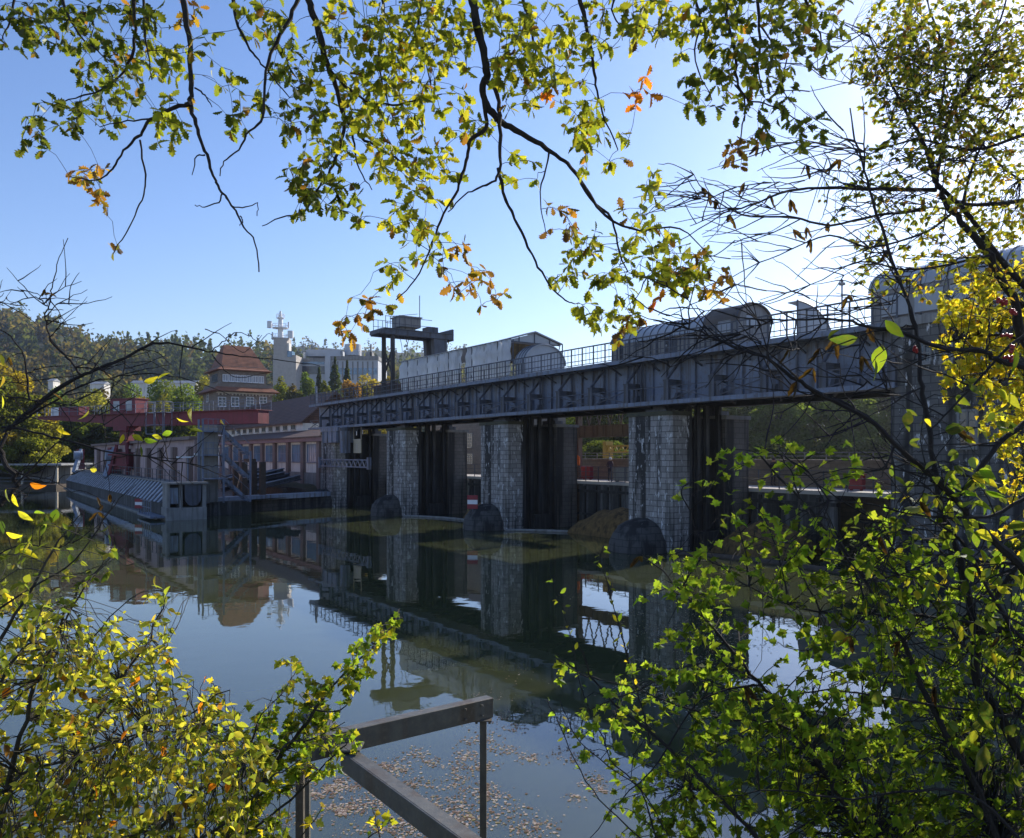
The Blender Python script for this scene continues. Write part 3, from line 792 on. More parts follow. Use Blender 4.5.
# quarter round wind shield
sq = s_of(797, .6)
r = thing('wind_shield', 'quarter-round grey sheet shield standing on the bridge deck at the bright sky', 'shield', (sq, .6, ZD), 'B')
arc = [(.6, ZD+.02)]+[(.6+2.7*math.sin(math.pi/2*i/12), ZD+.02+1.72*math.cos(math.pi/2*i/12)) for i in range(13)]
m = MB(); m.prism(arc, 'x', sq-.02, sq+.02); build(m, 'end_sheet', M['poly'], r)
m = MB(); a2 = arc[1:]; m.prism(a2+[(p[0]*.97+.02, p[1]-.05) for p in a2[::-1]], 'x', sq-.5, sq-.022); build(m, 'curved_sheet', M['poly'], r)
m = MB(); m.tube([(sq+.03, p[0], p[1]) for p in arc[1:]], .035, 5)
m.bar((sq+.03, .6, ZD), (sq+.03, .6, ZD+1.78), .06, .06); build(m, 'edge_frame', M['steel_dark'], r)
# lamp post on the deck
sp_ = s_of(842, 5.8); zt = z_of(sp_, 5.8, 285)
r = thing('lamp_post', 'slim lamp post on the bridge against the bright sky', 'lamp post', (sp_, 5.8, ZD), 'B')
m = MB(); m.tube([(sp_, 5.8, ZD), (sp_, 5.8, zt)], .04, 8); build(m, 'pole', M['steel_dark'], r)
m = MB(); m.lathe([(.02, -.02), (.16, 0), (.16, .1), (.05, .16), (.1, .2), (.02, .3)], (sp_, 5.8, zt), 10); build(m, 'lamp_head', M['cab'], r)
# gantry crane
sc = -34.7
r = thing('gantry_crane', 'dark grey travelling gantry crane with a cabin standing over the bridge deck', 'crane', (sc, 2.8, ZD), 'B')
zb = z_of(sc, .2, 336); zt = z_of(sc, .2, 332)
for ds in (-.9, .9):
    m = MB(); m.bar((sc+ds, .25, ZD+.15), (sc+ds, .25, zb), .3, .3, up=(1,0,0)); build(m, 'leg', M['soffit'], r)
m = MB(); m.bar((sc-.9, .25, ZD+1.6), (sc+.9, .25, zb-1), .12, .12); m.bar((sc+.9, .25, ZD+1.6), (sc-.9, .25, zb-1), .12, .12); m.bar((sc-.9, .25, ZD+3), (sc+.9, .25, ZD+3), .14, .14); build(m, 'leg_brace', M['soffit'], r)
for ds in (-.75, .75):
    m = MB(); m.prism([(4.3, zb), (5.7, zb), (5.5, ZD+.15), (4.75, ZD+.15)], 'x', sc+ds-.3, sc+ds+.3); build(m, 'leg', M['steel_dark'], r)
m = MB(); m.box(sc-1.2, sc-.8, -.9, 6.1, zb, zt+.1); m.box(sc+.8, sc+1.2, -.9, 6.1, zb, zt+.1); m.box(sc-1.2, sc+1.2, -1.0, -.902, zb+.1, zt+.1); m.box(sc-1.2, sc+1.2, 6.1, 6.3, zb-.1, zt+.6); build(m, 'bridge_beam', M['steel_dark'], r)
m = MB(); m.box(sc-1.3, sc+1.3, -.7, 6, zt+.105, zt+.16); build(m, 'platform', M['steel_dark'], r)
m = MB(); m.box(sc-.8, sc+.8, 1.0, 3.1, zt+.5, zt+1.35); m.box(sc-.95, sc+.95, .9, 3.2, zt+1.35, zt+1.45); m.box(sc-.5, sc+.5, 1.4, 2.7, zt+.165, zt+.5); build(m, 'trolley_house', M['cab'], r)
m = MB(); m.box(sc-.6, sc+.6, 4.0, 5.0, zt+.165, zt+.75); build(m, 'motor_box', M['steel_dark'], r)
m = MB()
for ds in (-1.25, 1.25):
    for t in np.arange(-.6, 1.2, .45): m.bar((sc+ds, t, zt+.16), (sc+ds, t, zt+1.2), .04, .04)
    for z in (.6, 1.2): m.bar((sc+ds, -.65, zt+z), (sc+ds, 4.0, zt+z), .04, .04)
m.bar((sc, .6, zt+1.45), (sc, 3.2, zt+1.9), .04, .04)
build(m, 'handrail', M['steel_dark'], r)
m = MB(); m.tube([(sc, 3.4, zt+1.2), (sc, 3.4, zt+3.6)], .04, 6); build(m, 'aerial', M['steel_dark'], r)
m = MB()
for t0 in (.9, 1.5): m.tube([(sc+.9, t0+.7*math.sin(math.pi*i/8)*.4, zb-1.9*math.sin(math.pi*i/16)) for i in range(9)], .025, 5)
m.tube([(sc+.9, 1.9-.5*math.sin(math.pi*i/8), zb-1.8*math.sin(math.pi*i/8)) for i in range(9)], .025, 5); build(m, 'cable', M['soffit'], r)
m = MB(); m.box(sc-1.5, sc+1.5, .05, .45, ZD+.002, ZD+.15); m.box(sc-1.5, sc+1.5, 4.7, 5.6, ZD+.002, ZD+.15); build(m, 'bogie', M['soffit'], r)
# little hut under the crane
sh = s_of(391, 3)
r = thing('timber_hut', 'small brown timber hut under the gantry crane', 'hut', (sh, 3, ZD), 'B')
m = MB(); m.box(sh-.9, sh+1.2, 1.6, 3.8, ZD+.004, ZD+1.15); build(m, 'wall', M['wood'], r)
m = MB(); m.prism([(1.4, ZD+1.15), (4.0, ZD+1.15), (4.0, ZD+1.22), (2.7, ZD+1.6), (1.4, ZD+1.22)], 'x', sh-1.0, sh+1.3); build(m, 'roof', M['tile_dark'], r)
# grey lattice box at the left bridge end
se = s_of(318, .5)
r = thing('steel_mast', 'thin steel mast at the left end of the bridge railing', 'mast', (se, .3, ZD), 'B')
m = MB(); m.tube([(se, .3, ZD), (se, .3, z_of(se, .3, 386))], .12, 8); build(m, 'pole', M['steel'], r)
m = MB(); m.box(se-.2, se+.2, .1, .5, ZD, ZD+.12); build(m, 'foot_plate', M['steel_dark'], r)

# ================================================================== window helper (frame B, on faces s = const facing +s, or t = const facing -t)
def window_t(root, s0, s1, t, z0, z1, fmat, mull=2, bars=2, pane='glass', depth=.06):
    f = MB(); b_ = .09
    f.box(s0-b_, s0, t-depth, t, z0-b_, z1+b_); f.box(s1, s1+b_, t-depth, t, z0-b_, z1+b_)
    f.box(s0, s1, t-depth, t, z1, z1+b_); f.box(s0-b_, s1+b_, t-depth-.08, t-.001, z0-b_-.05, z0)
    for i in range(1, mull): x = s0+(s1-s0)*i/mull; f.box(x-.03, x+.03, t-depth+.01, t, z0, z1)
    for i in range(1, bars): z = z0+(z1-z0)*i/bars; f.box(s0, s1, t-depth+.015, t, z-.025, z+.025)
    fo = build(f, 'window', fmat, root)
    g = MB(); g.box(s0, s1, t-.02, t-.004, z0, z1); build(g, 'pane', M[pane], fo); return fo
def window_s(root, s, t0, t1, z0, z1, fmat, mull=2, bars=2, pane='glass', depth=.08):
    f = MB(); b_ = .09
    f.box(s, s+depth, t0-b_, t0, z0-b_, z1+b_); f.box(s, s+depth, t1, t1+b_, z0-b_, z1+b_)
    f.box(s, s+depth, t0, t1, z1, z1+b_); f.box(s+.001, s+depth+.1, t0-b_, t1+b_, z0-b_-.05, z0)
    for i in range(1, mull): x = t0+(t1-t0)*i/mull; f.box(s, s+depth-.01, x-.04, x+.04, z0, z1)
    for i in range(1, bars): z = z0+(z1-z0)*i/bars; f.box(s, s+depth-.015, t0, t1, z-.03, z+.03)
    fo = build(f, 'window', fmat, root)
    g = MB(); g.box(s+.004, s+.02, t0, t1, z0, z1); build(g, 'pane', M[pane], fo); return fo

# ================================================================== right abutment house
r = thing('abutment_house', 'tall weathered stone gate house at the right bridge end, behind branches', 'building', (13, 0, 0), 'B')
sL = 12.3
m = MB(); m.box(sL, 34, 0, 14, -2, 10.4); build(m, 'wall', M['stone_house'], r)
m = MB(); m.box(sL-.08, 34.1, -.1, 14.1, 10.4, 10.75); build(m, 'cornice', M['concrete'], r)
m = MB(); m.box(sL-.1, 34.1, -.14, -.002, -2, 1.2); build(m, 'plinth', M['nose'], r)
for px, y0, y1 in ((968, 412, 446), (1040, 410, 446)):
    a, b_ = s_of(px-8, 0), s_of(px+8, 0); window_t(r, a, b_, 0, z_of(a, 0, y1), z_of(a, 0, y0), M['concrete'], 2, 4)
for px, y0, y1 in ((925, 345, 362), (947, 343, 361), (985, 340, 360)):
    a, b_ = s_of(px-5, 0), s_of(px+5, 0); window_t(r, a, b_, 0, z_of(a, 0, y1), z_of(a, 0, y0), M['concrete'], 2, 2)
sg = s_of(872, .6)
vault(sg, sg+9.5, .6, 4.4, 12.1, 13.15, M['poly'], M['cab'], 'large ribbed glass-roofed vault shelter on top of the stone gate house at the right', ribs=9,
      windows=tuple((sg+.5+i*1.4, sg+1.55+i*1.4, .59, .61, 11.0, 11.85) for i in range(5)))

# ================================================================== power house side (left)
# low annex with cream panels and pilasters
s0, s1 = -96, -50.8
r = thing('turbine_annex', 'cream panelled annex with brown pilasters and barred windows under a dark lean-to roof', 'building', (-70, 1.2, 2), 'B')
m = MB(); m.box(s0, s1, 1.2, 4.2, 1, 6.75); build(m, 'wall', M['offwhite'], r)
m = MB(); m.box(s0, s1, 1.0, 1.198, 1, 3.3); build(m, 'plinth', M['concrete'], r)
sp0 = -53.5
pil = []
s = sp0
while s > s0+1: pil.append(s); s -= 5.0
for s in pil:
    m = MB(); m.box(s-.42, s+.42, .85, 1.196, 1, 6.7); m.box(s-.5, s+.5, .75, 1.195, 6.7, 7.0); build(m, 'pilaster', M['pilaster'], r)
for s in pil[:8]:
    window_t(r, s-4.0, s-1.0, 1.2, 4.5, 6.4, M['steel'], 5, 2, 'glass_blue')
m = MB(); m.box(s0, s1, .55, 1.3, 6.76, 7.15); build(m, 'coping', M['pinkcap'], r)
m = MB(); m.prism([(.45, 7.15), (4.35, 8.2), (4.35, 8.35), (.45, 7.3)], 'x', s0-.2, s1+.1); build(m, 'lean_to_roof', M['tile_dark'], r)
# main hall
r = thing('turbine_hall', 'long turbine hall with a brown tiled pitched roof and a strip of high windows', 'building', (-88, 8, 2), 'B')
m = MB(); m.box(-103.8, -68, 4.4, 12.6, 1, 9.3); build(m, 'wall', M['offwhite'], r)
m = MB(); m.prism([(3.9, 9.25), (8.5, 13.2), (13.1, 9.25), (13.1, 9.45), (8.5, 13.45), (3.9, 9.45)], 'x', -103.9, -67); build(m, 'roof', M['tile_dark'], r)
m = MB(); m.prism([(4.4, 9.302), (12.6, 9.302), (8.5, 13.1)], 'x', -68.2, -68.01); build(m, 'gable', M['tile_dark'], r)
s = -70
while s > -100:
    window_t(r, s-2.2, s-.6, 4.4, 8.6, 9.15, M['frame'], 3, 1); s -= 3.1
# tower
sT = -104.0
r = thing('roof_tower', 'square stone tower house with a steep red tiled roof over two storeys', 'building', (sT-4.5, 7.6, 2), 'B')
m = MB(); m.box(sT-9, sT, 3.1, 12.1, 0, 17.0); build(m, 'lower_wall', M['stone_brown'], r)
m = MB(); m.box(sT-8.2, sT-.8, 3.9, 11.3, 17.0, 20.0); build(m, 'upper_wall', M['stone_brown'], r)
def hip(sa, sb, ta, tb, z0, z1, ia, ridge=None):
    m = MB()
    b0 = [(sa,ta,z0),(sb,ta,z0),(sb,tb,z0),(sa,tb,z0)]
    if ridge: t_ = ridge; tp = [t_[0], t_[1], t_[2], t_[3]]
    else: tp = [(sa+ia,ta+ia,z1),(sb-ia,ta+ia,z1),(sb-ia,tb-ia,z1),(sa+ia,tb-ia,z1)]
    m.add(b0+tp, [(3,2,1,0),(4,5,6,7),(0,1,5,4),(1,2,6,5),(2,3,7,6),(3,0,4,7)])
    m.box(sa-.05, sb+.05, ta-.05, tb+.05, z0-.1, z0-.003)
    return m
zu = z_of(sT-1, 7, 371); ze = z_of(sT, 7, 392)
m = hip(sT-10, sT+1.0, 2.1, 13.1, ze+.1, z_of(sT, 7, 383), 2.0); build(m, 'skirt_roof', M['tile'], r)
zr = z_of(sT-4.5, 7, 346)
sc_ = sT-4.5
tl, tr = 5.2, 9.6
# bell-cast upper roof: flared foot then steep
m = MB(); za = zu+.1
rings = []
for (i_, z) in ((-.6, za), (-.1, za+.25), (.35, za+.75)):
    rings.append([(sT-8.2+i_-.2, 3.9+i_-.2, z), (sT-.8-i_+.2, 3.9+i_-.2, z), (sT-.8-i_+.2, 11.3-i_+.2, z), (sT-8.2+i_-.2, 11.3-i_+.2, z)])
rings.append([(sc_-.5, tl, zr), (sc_+.5, tl, zr), (sc_+.5, tr, zr), (sc_-.5, tr, zr)])
vs = [p for q in rings for p in q]; fs = [(3,2,1,0), tuple(range(12, 16))]
for i in range(3):
    for j in range(4): fs.append((i*4+j, i*4+(j+1) % 4, i*4+4+(j+1) % 4, i*4+4+j))
m.add(vs, fs); m.box(sT-9.0, sT, 3.1, 12.1, za-.1, za-.003); build(m, 'top_roof', M['tile'], r)
for px in (222, 235, 250, 263):
    p = (px-CX)/F; t = (p*(O[1]+U[1]*sT)-O[0]-U[0]*sT)/(N[0]-p*N[1])
    window_s(r, sT, t-.55, t+.55, z_of(sT, t, 406), z_of(sT, t, 397.5), M['white'], 2, 3)
for i in range(7):
    t = 4.6+i*.98; window_s(r, sT-.8, t-.36, t+.36, z_of(sT-.8, 7, 381.6), z_of(sT-.8, 7, 375.6), M['white'], 2, 1, 'poly')
m = MB(); m.box(sT, sT+.35, 3.0, 12.2, ze-.35, ze-.12)
q = 3.2
while q < 12: m.box(sT+.005, sT+.3, q, q+.2, ze-.6, ze-.352); q += .55
build(m, 'dentil_cornice', M['frame'], r)
window_t(r, sT-6.5, sT-5.5, 3.1, 14.3, 15.8, M['white'], 2, 3); window_t(r, sT-6.5, sT-3, 3.9, zu-1.6, zu-.5, M['steel_dark'], 4, 1)

# pink rake house behind the screen
r = thing('rake_house', 'long low pink rendered building with brown pilasters above the sloping screen', 'building', (-72, -12, 2.9), 'B')
m = MB(); m.box(-106, -42.3, -14.5, -12.9, 1, 6.6); build(m, 'wall', M['pink'], r)
s = -43.2
while s > -105:
    m = MB(); m.box(s-.45, s+.45, -14.9, -14.502, 2.9, 6.0); m.box(s+.452, s+.62, -14.75, -14.502, 4.9, 5.95); build(m, 'pilaster', M['pilaster'], r)
    m = MB(); m.box(s-5.0, s-1.4, -14.56, -14.502, 3.4, 5.7); build(m, 'blind_panel', M['pink'], r)
    s -= 6.3
m = MB(); m.box(-106.2, -42.2, -14.95, -12.7, 6.6, 6.9); build(m, 'coping', M['pilaster'], r)
# sloping screen
r = thing('intake_screen', 'long sloping grey screen with slanted ridges along the power house intake', 'screen', (-76, -17, 0), 'B')
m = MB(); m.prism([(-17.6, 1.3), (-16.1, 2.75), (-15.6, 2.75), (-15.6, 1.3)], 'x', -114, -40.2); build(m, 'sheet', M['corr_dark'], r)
m = MB(); s = -41.0
while s > -113.6:
    m.add([(s-.02,-17.66,1.32),(s-.62,-17.66,1.32),(s-1.55,-16.15,2.80),(s-.95,-16.15,2.80),(s-.02,-17.45,1.32),(s-.62,-17.45,1.32),(s-1.55,-16.0,2.70),(s-.95,-16.0,2.70)],
          [(0,1,2,3),(7,6,5,4),(0,4,5,1),(1,5,6,2),(2,6,7,3),(3,7,4,0)])
    s -= 1.62
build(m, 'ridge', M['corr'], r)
m = MB(); m.box(-114, -40.2, -17.5, -14.96, -2, 1.297); build(m, 'base_wall', M['wall_dark'], r)
m = MB(); m.box(-114, -40.2, -17.9, -17.502, -.3, .12); build(m, 'waterline_ledge', M['concrete'], r)
m = MB(); m.box(-114, -40.4, -16.2, -14.96, 2.81, 2.93); build(m, 'rake_walkway', M['concrete'], r)
m = MB(); s = -40.6
while s > -113: m.box(s-.03, s+.03, -16.13, -16.07, 2.93, 3.95); s -= 1.9
for z in (3.95, 3.45): m.bar((-113, -16.1, z), (-40.6, -16.1, z), .045, .045)
build(m, 'handrail', M['steel_dark'], r)
# concrete head block with bucket
r = thing('concrete_block', 'concrete head block at the near end of the screen holding a dark rounded bucket', 'concrete block', (-38, -17, 0), 'B')
m = MB(); m.box(-40.1, -38.0, -17.6, -14.5, -2, 1.0); build(m, 'base', M['concrete'], r)
m = MB(); m.box(-40.1, -38.2, -17.5, -17.3, 1.002, 2.9); m.box(-40.1, -38.2, -14.8, -14.5, 1.002, 2.9); m.box(-40.1, -38.2, -16.55, -16.35, 1.002, 2.9); m.box(-40.15, -37.9, -17.6, -14.4, 2.902, 3.05); build(m, 'frame', M['concrete'], r)
m = MB(); m.box(-40.1, -39.6, -17.29, -16.56, 1.002, 2.9); m.box(-40.1, -39.6, -16.34, -14.81, 1.002, 2.9); build(m, 'back_panel', M['wall_dark'], r)
pts = [(-16.2, 2.85)]+[(-15.55-.62*math.cos(math.pi*i/12), 1.75-.62*math.sin(math.pi*i/12)) for i in range(13)]+[(-14.9, 2.85)]
m = MB(); m.prism(pts, 'x', -39.3, -38.1); build(m, 'bucket', M['steel_dark'], r)
m = MB(); m.box(-39.4, -38.05, -16.28, -14.85, 2.86, 2.898); build(m, 'bucket_rim', M['steel'], r)
m = MB(); s = -44
while s < -39.5: m.bar((s, -18.5, .3), (s, -18.5, 1.5), .05, .05); s += .9
for z in (1.5, .95): m.bar((-44, -18.5, z), (-39.6, -18.5, z), .05, .05)
m.box(-44.2, -38.6, -18.7, -17.62, .18, .34); build(m, 'landing', M['steel'], r)
m = MB(); m.box(-38.6, -38.55, -17.25, -16.6, 1.3, 2.6); build(m, 'panel', M['rake'], r)
# red-white-red river signs
def sign(s, t, z0, z1, wd, lab, post0):
    r = thing('river_sign', lab, 'sign', (s, t, post0), 'B', 'red and white river signs')
    m = MB(); m.box(s-wd/2, s+wd/2, t-.03, t+.03, z0, z1); build(m, 'board', M['white'], r)
    h = (z1-z0)
    m = MB(); m.box(s-wd/2-.02, s+wd/2+.02, t-.04, t+.04, z0-.02, z0+h*.33); m.box(s-wd/2-.02, s+wd/2+.02, t-.04, t+.04, z1-h*.33, z1+.02); build(m, 'red_band', M['redbox'], r)
    m = MB(); m.tube([(s, t+.08, post0), (s, t+.08, z1)], .04, 6); build(m, 'post', M['steel_dark'], r)
    r.rotation_euler = (0, 0, ANG+.75)
    return r
tS = -19.0; sS = s_of(139, -18.6); sign(sS, -18.6, z_of(sS, -18.6, 508), z_of(sS, -18.6, 499), .75, 'small red, white and red striped river sign at the near end of the sloping screen', .3)
sS = s_of(472.5, -1.5); sign(sS, -1.5, z_of(sS, -1.5, 508.5), z_of(sS, -1.5, 495.5), .72, 'red, white and red striped river sign left of the middle pier', -1.5)
# quay between screen and bridge
def quay():
    r = thing('quay_wall', 'dark quay wall with a pale steel beam on top running to the bridge abutment', 'quay', (-44, -8, 0), 'B')
    a, b_ = (-41.5, -14.2), (-47.6, -.3)
    m = MB(); m.bar((a[0]-.6, a[1], .1), (b_[0]-.6, b_[1], .1), 1.0, 1.9); build(m, 'wall', M['nose'], r)
    m = MB(); m.bar((a[0]-.4, a[1], 1.3), (b_[0]-.4, b_[1], 1.3), 1.3, .45); build(m, 'top_beam', M['rake'], r)
    m = MB()
    for i in range(5):
        k = .05+i*.07; p = (a[0]+(b_[0]-a[0])*k+.1, a[1]+(b_[1]-a[1])*k); m.bar((p[0], p[1], -2), (p[0], p[1], 1.08), .14, .14)
    build(m, 'fender', M['steel'], r)
quay()
yd = MB(); yd.prism([(-41.7, -14.2), (-47.9, -.3), (-50.4, 1.0), (-100, 1.0), (-100, -10), (-41, -10)], 'z', -1, 1.2)
single(yd, 'forecourt', M['wall_dark'], None, None, (-60, -6, 0), 'B', kind='structure')
# stacked stop logs
r = thing('stop_logs', 'jumble of dark steel stop logs lying in front of the cream annex', 'stop logs', (-50, -5, 1.2), 'B')
rr = random.Random(3)
for i in range(11):
    s = -48-i*1.6; t = -4.5+rr.uniform(-1, 1); z = 1.5+rr.uniform(0, 1.3)
    m = MB(); m.ibeam((s, t-2.5, z-.15), (s-2.2, t+2.6, z+.5+rr.uniform(0, .7)), .5, .45, .08); build(m, 'beam', M['steel_dark'], r)
m = MB(); m.box(-66, -47.5, -5, -4.6, 1.2, 2.0); m.box(-66, -47.5, -3, -2.6, 1.2, 1.9); build(m, 'trestle', M['wood'], r)
# timber winch frame
r = thing('winch_frame', 'open timber winch frame with crossed braces beside the grey stair tower', 'frame', (-46.5, -9, 1.2), 'B')
for s in (-47.6, -44.9):
    for t in (-9.5, -7.8):
        m = MB(); m.bar((s, t, 1.2), (s, t, 4.6), .5, .5, up=(1,0,0)); build(m, 'post', M['wood'], r)
m = MB(); m.bar((-47.6, -9.5, 1.6), (-44.9, -9.5, 4.4), .14, .14); m.bar((-47.6, -9.4, 4.4), (-44.9, -9.4, 1.6), .14, .14); build(m, 'brace', M['frame'], r)
m = MB(); m.bar((-47.6, -8.6, 4.75), (-44.9, -8.6, 4.75), .4, .3); build(m, 'top_beam', M['wood'], r)
# grey stair tower
r = thing('stair_tower', 'grey open steel stair tower between the pink building and the cream annex', 'stair tower', (-42, -12, 1.2), 'B')
m = MB(); m.box(-42.1, -40.9, -14.3, -12.85, 1.2, 7.6); build(m, 'core_wall', M['concrete'], r)
for i, z in enumerate((3.2, 5.2, 7.2)):
    m = MB(); m.box(-40.89, -39.6, -14.4, -12.8, z, z+.1); build(m, 'landing', M['steel'], r)
    m = MB()
    for q in range(9):
        k = q/8; m.box(-40.7, -39.7, -12.6+1.9*k-.13, -12.6+1.9*k+.13, z+.1-2*k-.03, z+.1-2*k+.03)
    m.bar((-40.75, -12.7, z+.1), (-40.75, -10.6, z-1.9), .06, .25); m.bar((-39.65, -12.7, z+.1), (-39.65, -10.6, z-1.9), .06, .25)
    build(m, 'flight', M['steel'], r)
    m = MB()
    for t_ in np.arange(-14.4, -12.7, .4): m.bar((-39.6, t_, z+.1), (-39.6, t_, z+1.1), .04, .04)
    for h in (.6, 1.1): m.bar((-39.6, -14.4, z+h), (-39.6, -12.8, z+h), .045, .045)
    m.bar((-39.62, -12.7, z+1.1), (-39.62, -10.6, z-.9), .045, .045)
    build(m, 'railing', M['steel'], r)
for s, t in ((-40.95, -14.45), (-39.55, -14.45), (-39.55, -12.75), (-39.55, -10.5)):
    m = MB(); m.box(s-.07, s+.07, t-.07, t+.07, 1.2, 8.3 if t < -12 else 5.6); build(m, 'post', M['steel'], r)
# street lamps in the court
for i, (px, y, t, lab) in enumerate(((222, 436, -6, 'thin lamp post with a flat white head in front of the annex roof'), (188, 458, -15.2, 'white twin lamp head on the pink building walkway'))):
    s = s_of(px, t); z = z_of(s, t, y); zb = 1.2 if i == 0 else 2.93
    r = thing('lamp_post', lab, 'lamp post', (s, t, zb), 'B')
    m = MB(); m.tube([(s, t, zb), (s, t, z)], .06, 8); build(m, 'pole', M['steel'], r)
    m = MB(); m.box(s-.15, s+.15, t-.9, t+.2, z, z+.14); (i and m.box(s-.1, s+.2, t+.5, t+1.5, z+.25, z+.4)); (i and m.bar((s, t, z), (s, t+.9, z+.3), .06, .06)); build(m, 'lamp_head', M['white'], r)
# lattice beam, sign board, pipe and pedestal at the left abutment
sb_ = s_of(320, -.6); se_ = s_of(369, -.6)
r = thing('lattice_beam', 'pale lattice beam spanning in front of the last gate bay', 'beam', (sb_, -.6, 5), 'B')
za, zc = z_of(-48, -.6, 466), z_of(-48, -.6, 459.5)
m = MB()
for z in (za, zc): m.bar((sb_, -.6, z), (se_, -.6, z), .12, .12)
n_ = 12
for i in range(n_):
    x0 = sb_+(se_-sb_)*i/n_; x1 = sb_+(se_-sb_)*(i+1)/n_; m.bar((x0, -.6, za), ((x0+x1)/2, -.6, zc), .07, .07); m.bar(((x0+x1)/2, -.6, zc), (x1, -.6, za), .07, .07)
build(m, 'lattice', M['steel'], r)
m = MB(); m.box(se_-.2, se_+.2, -.75, -.45, za-.2, zc+.25); m.box(sb_-.2, sb_+.2, -.75, -.45, za-.2, zc+.25); build(m, 'end_plate', M['steel'], r)
s = s_of(357, .4)
r = thing('notice_board', 'cream notice board hanging in the last gate bay', 'sign', (s, .4, 6), 'B')
m = MB(); m.box(s-.85, s+.85, .4, .48, z_of(s, .4, 453), z_of(s, .4, 440)); build(m, 'board', M['sign_panel'], r)
m = MB(); m.box(s-.2, s+.2, .38, .399, z_of(s, .4, 449), z_of(s, .4, 444)); m.box(s-.9, s+.9, .37, .4, z_of(s, .4, 440), z_of(s, .4, 439)); m.box(s-.9, s-.84, .42, .47, z_of(s, .4, 440), 8.0); m.box(s+.84, s+.9, .42, .47, z_of(s, .4, 440), 8.0); build(m, 'fixing', M['frame'], r)
s = s_of(348, 0)
r = thing('drain_pipe', 'thick grey pipe coming down from the left bridge end', 'pipe', (s, -.3, 5), 'B')
m = MB(); m.tube([(s, -.3, 8.0), (s, -.3, z_of(s, -.3, 453))], .5, 14); build(m, 'tube', M['steel'], r, smooth=True)
m = MB(); m.lathe([(.62, 0), (.62, .3), (.5, .3)], (s, -.3, 7.6), 14); build(m, 'collar', M['steel_dark'], r)
s = s_of(333, -.4)
m = MB(); m.box(s-2.6, s+1.9, -.7, 1.4, 7.62, 8.0); m.box(s-2.2, s+1.6, -.6, 1.2, 6.5, 7.62)
for i in range(4): m.box(s-2.2+i*1.2, s-2.1+i*1.2, -.68, -.602, 6.5, 7.62)
single(m, 'bridge_bearing', M['steel'], 'boxy blue-grey steel bearing under the left bridge end', 'bearing', (s, 0, 7), 'B')

# ================================================================== red slewing rake crane (world frame)
A = Vector((-26.4, 85, 0)); Bq = Vector((-59, 100.5, 0))
ang = math.atan2(Bq.y-A.y, Bq.x-A.x); Lc = (Bq-A).length
def cr(l, q, z):  # along, across, height
    d = (math.cos(ang), math.sin(ang)); return (A.x+d[0]*l-d[1]*q, A.y+d[1]*l+d[0]*q, z)
def cbox(m, l0, l1, q0, q1, z0, z1, z0b=None, z1b=None):
    z0b = z0 if z0b is None else z0b; z1b = z1 if z1b is None else z1b
    return m.add([cr(l0,q0,z0),cr(l1,q0,z0b),cr(l1,q1,z0b),cr(l0,q1,z0),cr(l0,q0,z1),cr(l1,q0,z1b),cr(l1,q1,z1b),cr(l0,q1,z1)],
        [(0,3,2,1),(4,5,6,7),(0,1,5,4),(1,2,6,5),(2,3,7,6),(3,0,4,7)])
def lpx(px):
    p = (px-CX)/F; d = (math.cos(ang), math.sin(ang)); return (p*A.y-A.x)/(d[0]-p*d[1])
zt = 10.0
lp = lpx(127); 
r = thing('rake_crane', 'large crimson rake-cleaning crane with a long horizontal boom above the pink building', 'crane', cr(lp, 0, 2.93))
m = MB(); cbox(m, 0, lp+3, -.8, .8, 8.6, zt); cbox(m, lp+3, Lc, -.6, .6, 9.0, zt, 9.7, zt); cbox(m, -.15, lp+4, -1.2, 1.2, zt, zt+.08); cbox(m, lp+4, Lc+.2, -.8, .8, zt, zt+.08); build(m, 'boom', M['red'], r)
m = MB(); cbox(m, lp-.55, lp+.55, -.55, .55, 6.4, 8.6); cbox(m, lp-1.1, lp+1.1, -1, 1, 8.1, 8.6); build(m, 'mast', M['red'], r)
m = MB()
for l in (-1.6, 1.6):
    for q in (-1.2, 1.2): m.bar(cr(lp+l, q, 2.95), cr(lp+l*.5, q*.6, 6.5), .28, .28)
for z in (4.0, 5.2): cbox(m, lp-1.6, lp+1.6, -1.3, -1.05, z, z+.2); cbox(m, lp-1.6, lp+1.6, 1.05, 1.3, z, z+.2)
m.bar(cr(lp-1.5, -1.2, 3), cr(lp+1.4, -1.2, 5.2), .14, .14); m.bar(cr(lp+1.5, -1.2, 3), cr(lp-1.4, -1.2, 5.2), .14, .14); build(m, 'undercarriage', M['red'], r)
m = MB(); cbox(m, lp-1.0, lp+1.2, -.8, .8, 3.6, 5.6); build(m, 'winch', M['red'], r)
a, b_ = lpx(141), lpx(116); m = MB(); cbox(m, a, b_, -1.0, .8, zt+.085, zt+1.75); cbox(m, a-.1, b_+.1, -1.1, .9, zt+1.75, zt+1.85); o = build(m, 'operator_cabin', M['red'], r)
for f in (.12, .62):
    m = MB(); cbox(m, a+(b_-a)*f, a+(b_-a)*(f+.24), -1.03, -1.005, zt+.5, zt+1.5) if math.sin(ang) < 0 else cbox(m, a+(b_-a)*f, a+(b_-a)*(f+.24), .803, .83, zt+.4, zt+1.55); build(m, 'pane', M['poly'], o)
a, b_ = lpx(84), lpx(64); m = MB(); cbox(m, a, b_, -.7, .7, zt+.085, zt+1.15); build(m, 'counterweight', M['red'], r)
a, b_ = lpx(63.5), lpx(55.5); m = MB(); cbox(m, a, b_, -.6, .6, zt+.085, zt+1.1); build(m, 'switch_box', M['white'], r)
m = MB()
l = 0
while l < Lc:
    for q in (-1.15, 1.15):
        if l > lp+3.5: q *= .65
        m.bar(cr(l, q, zt+.08), cr(l, q, zt+1.1), .045, .045)
    l += 1.5
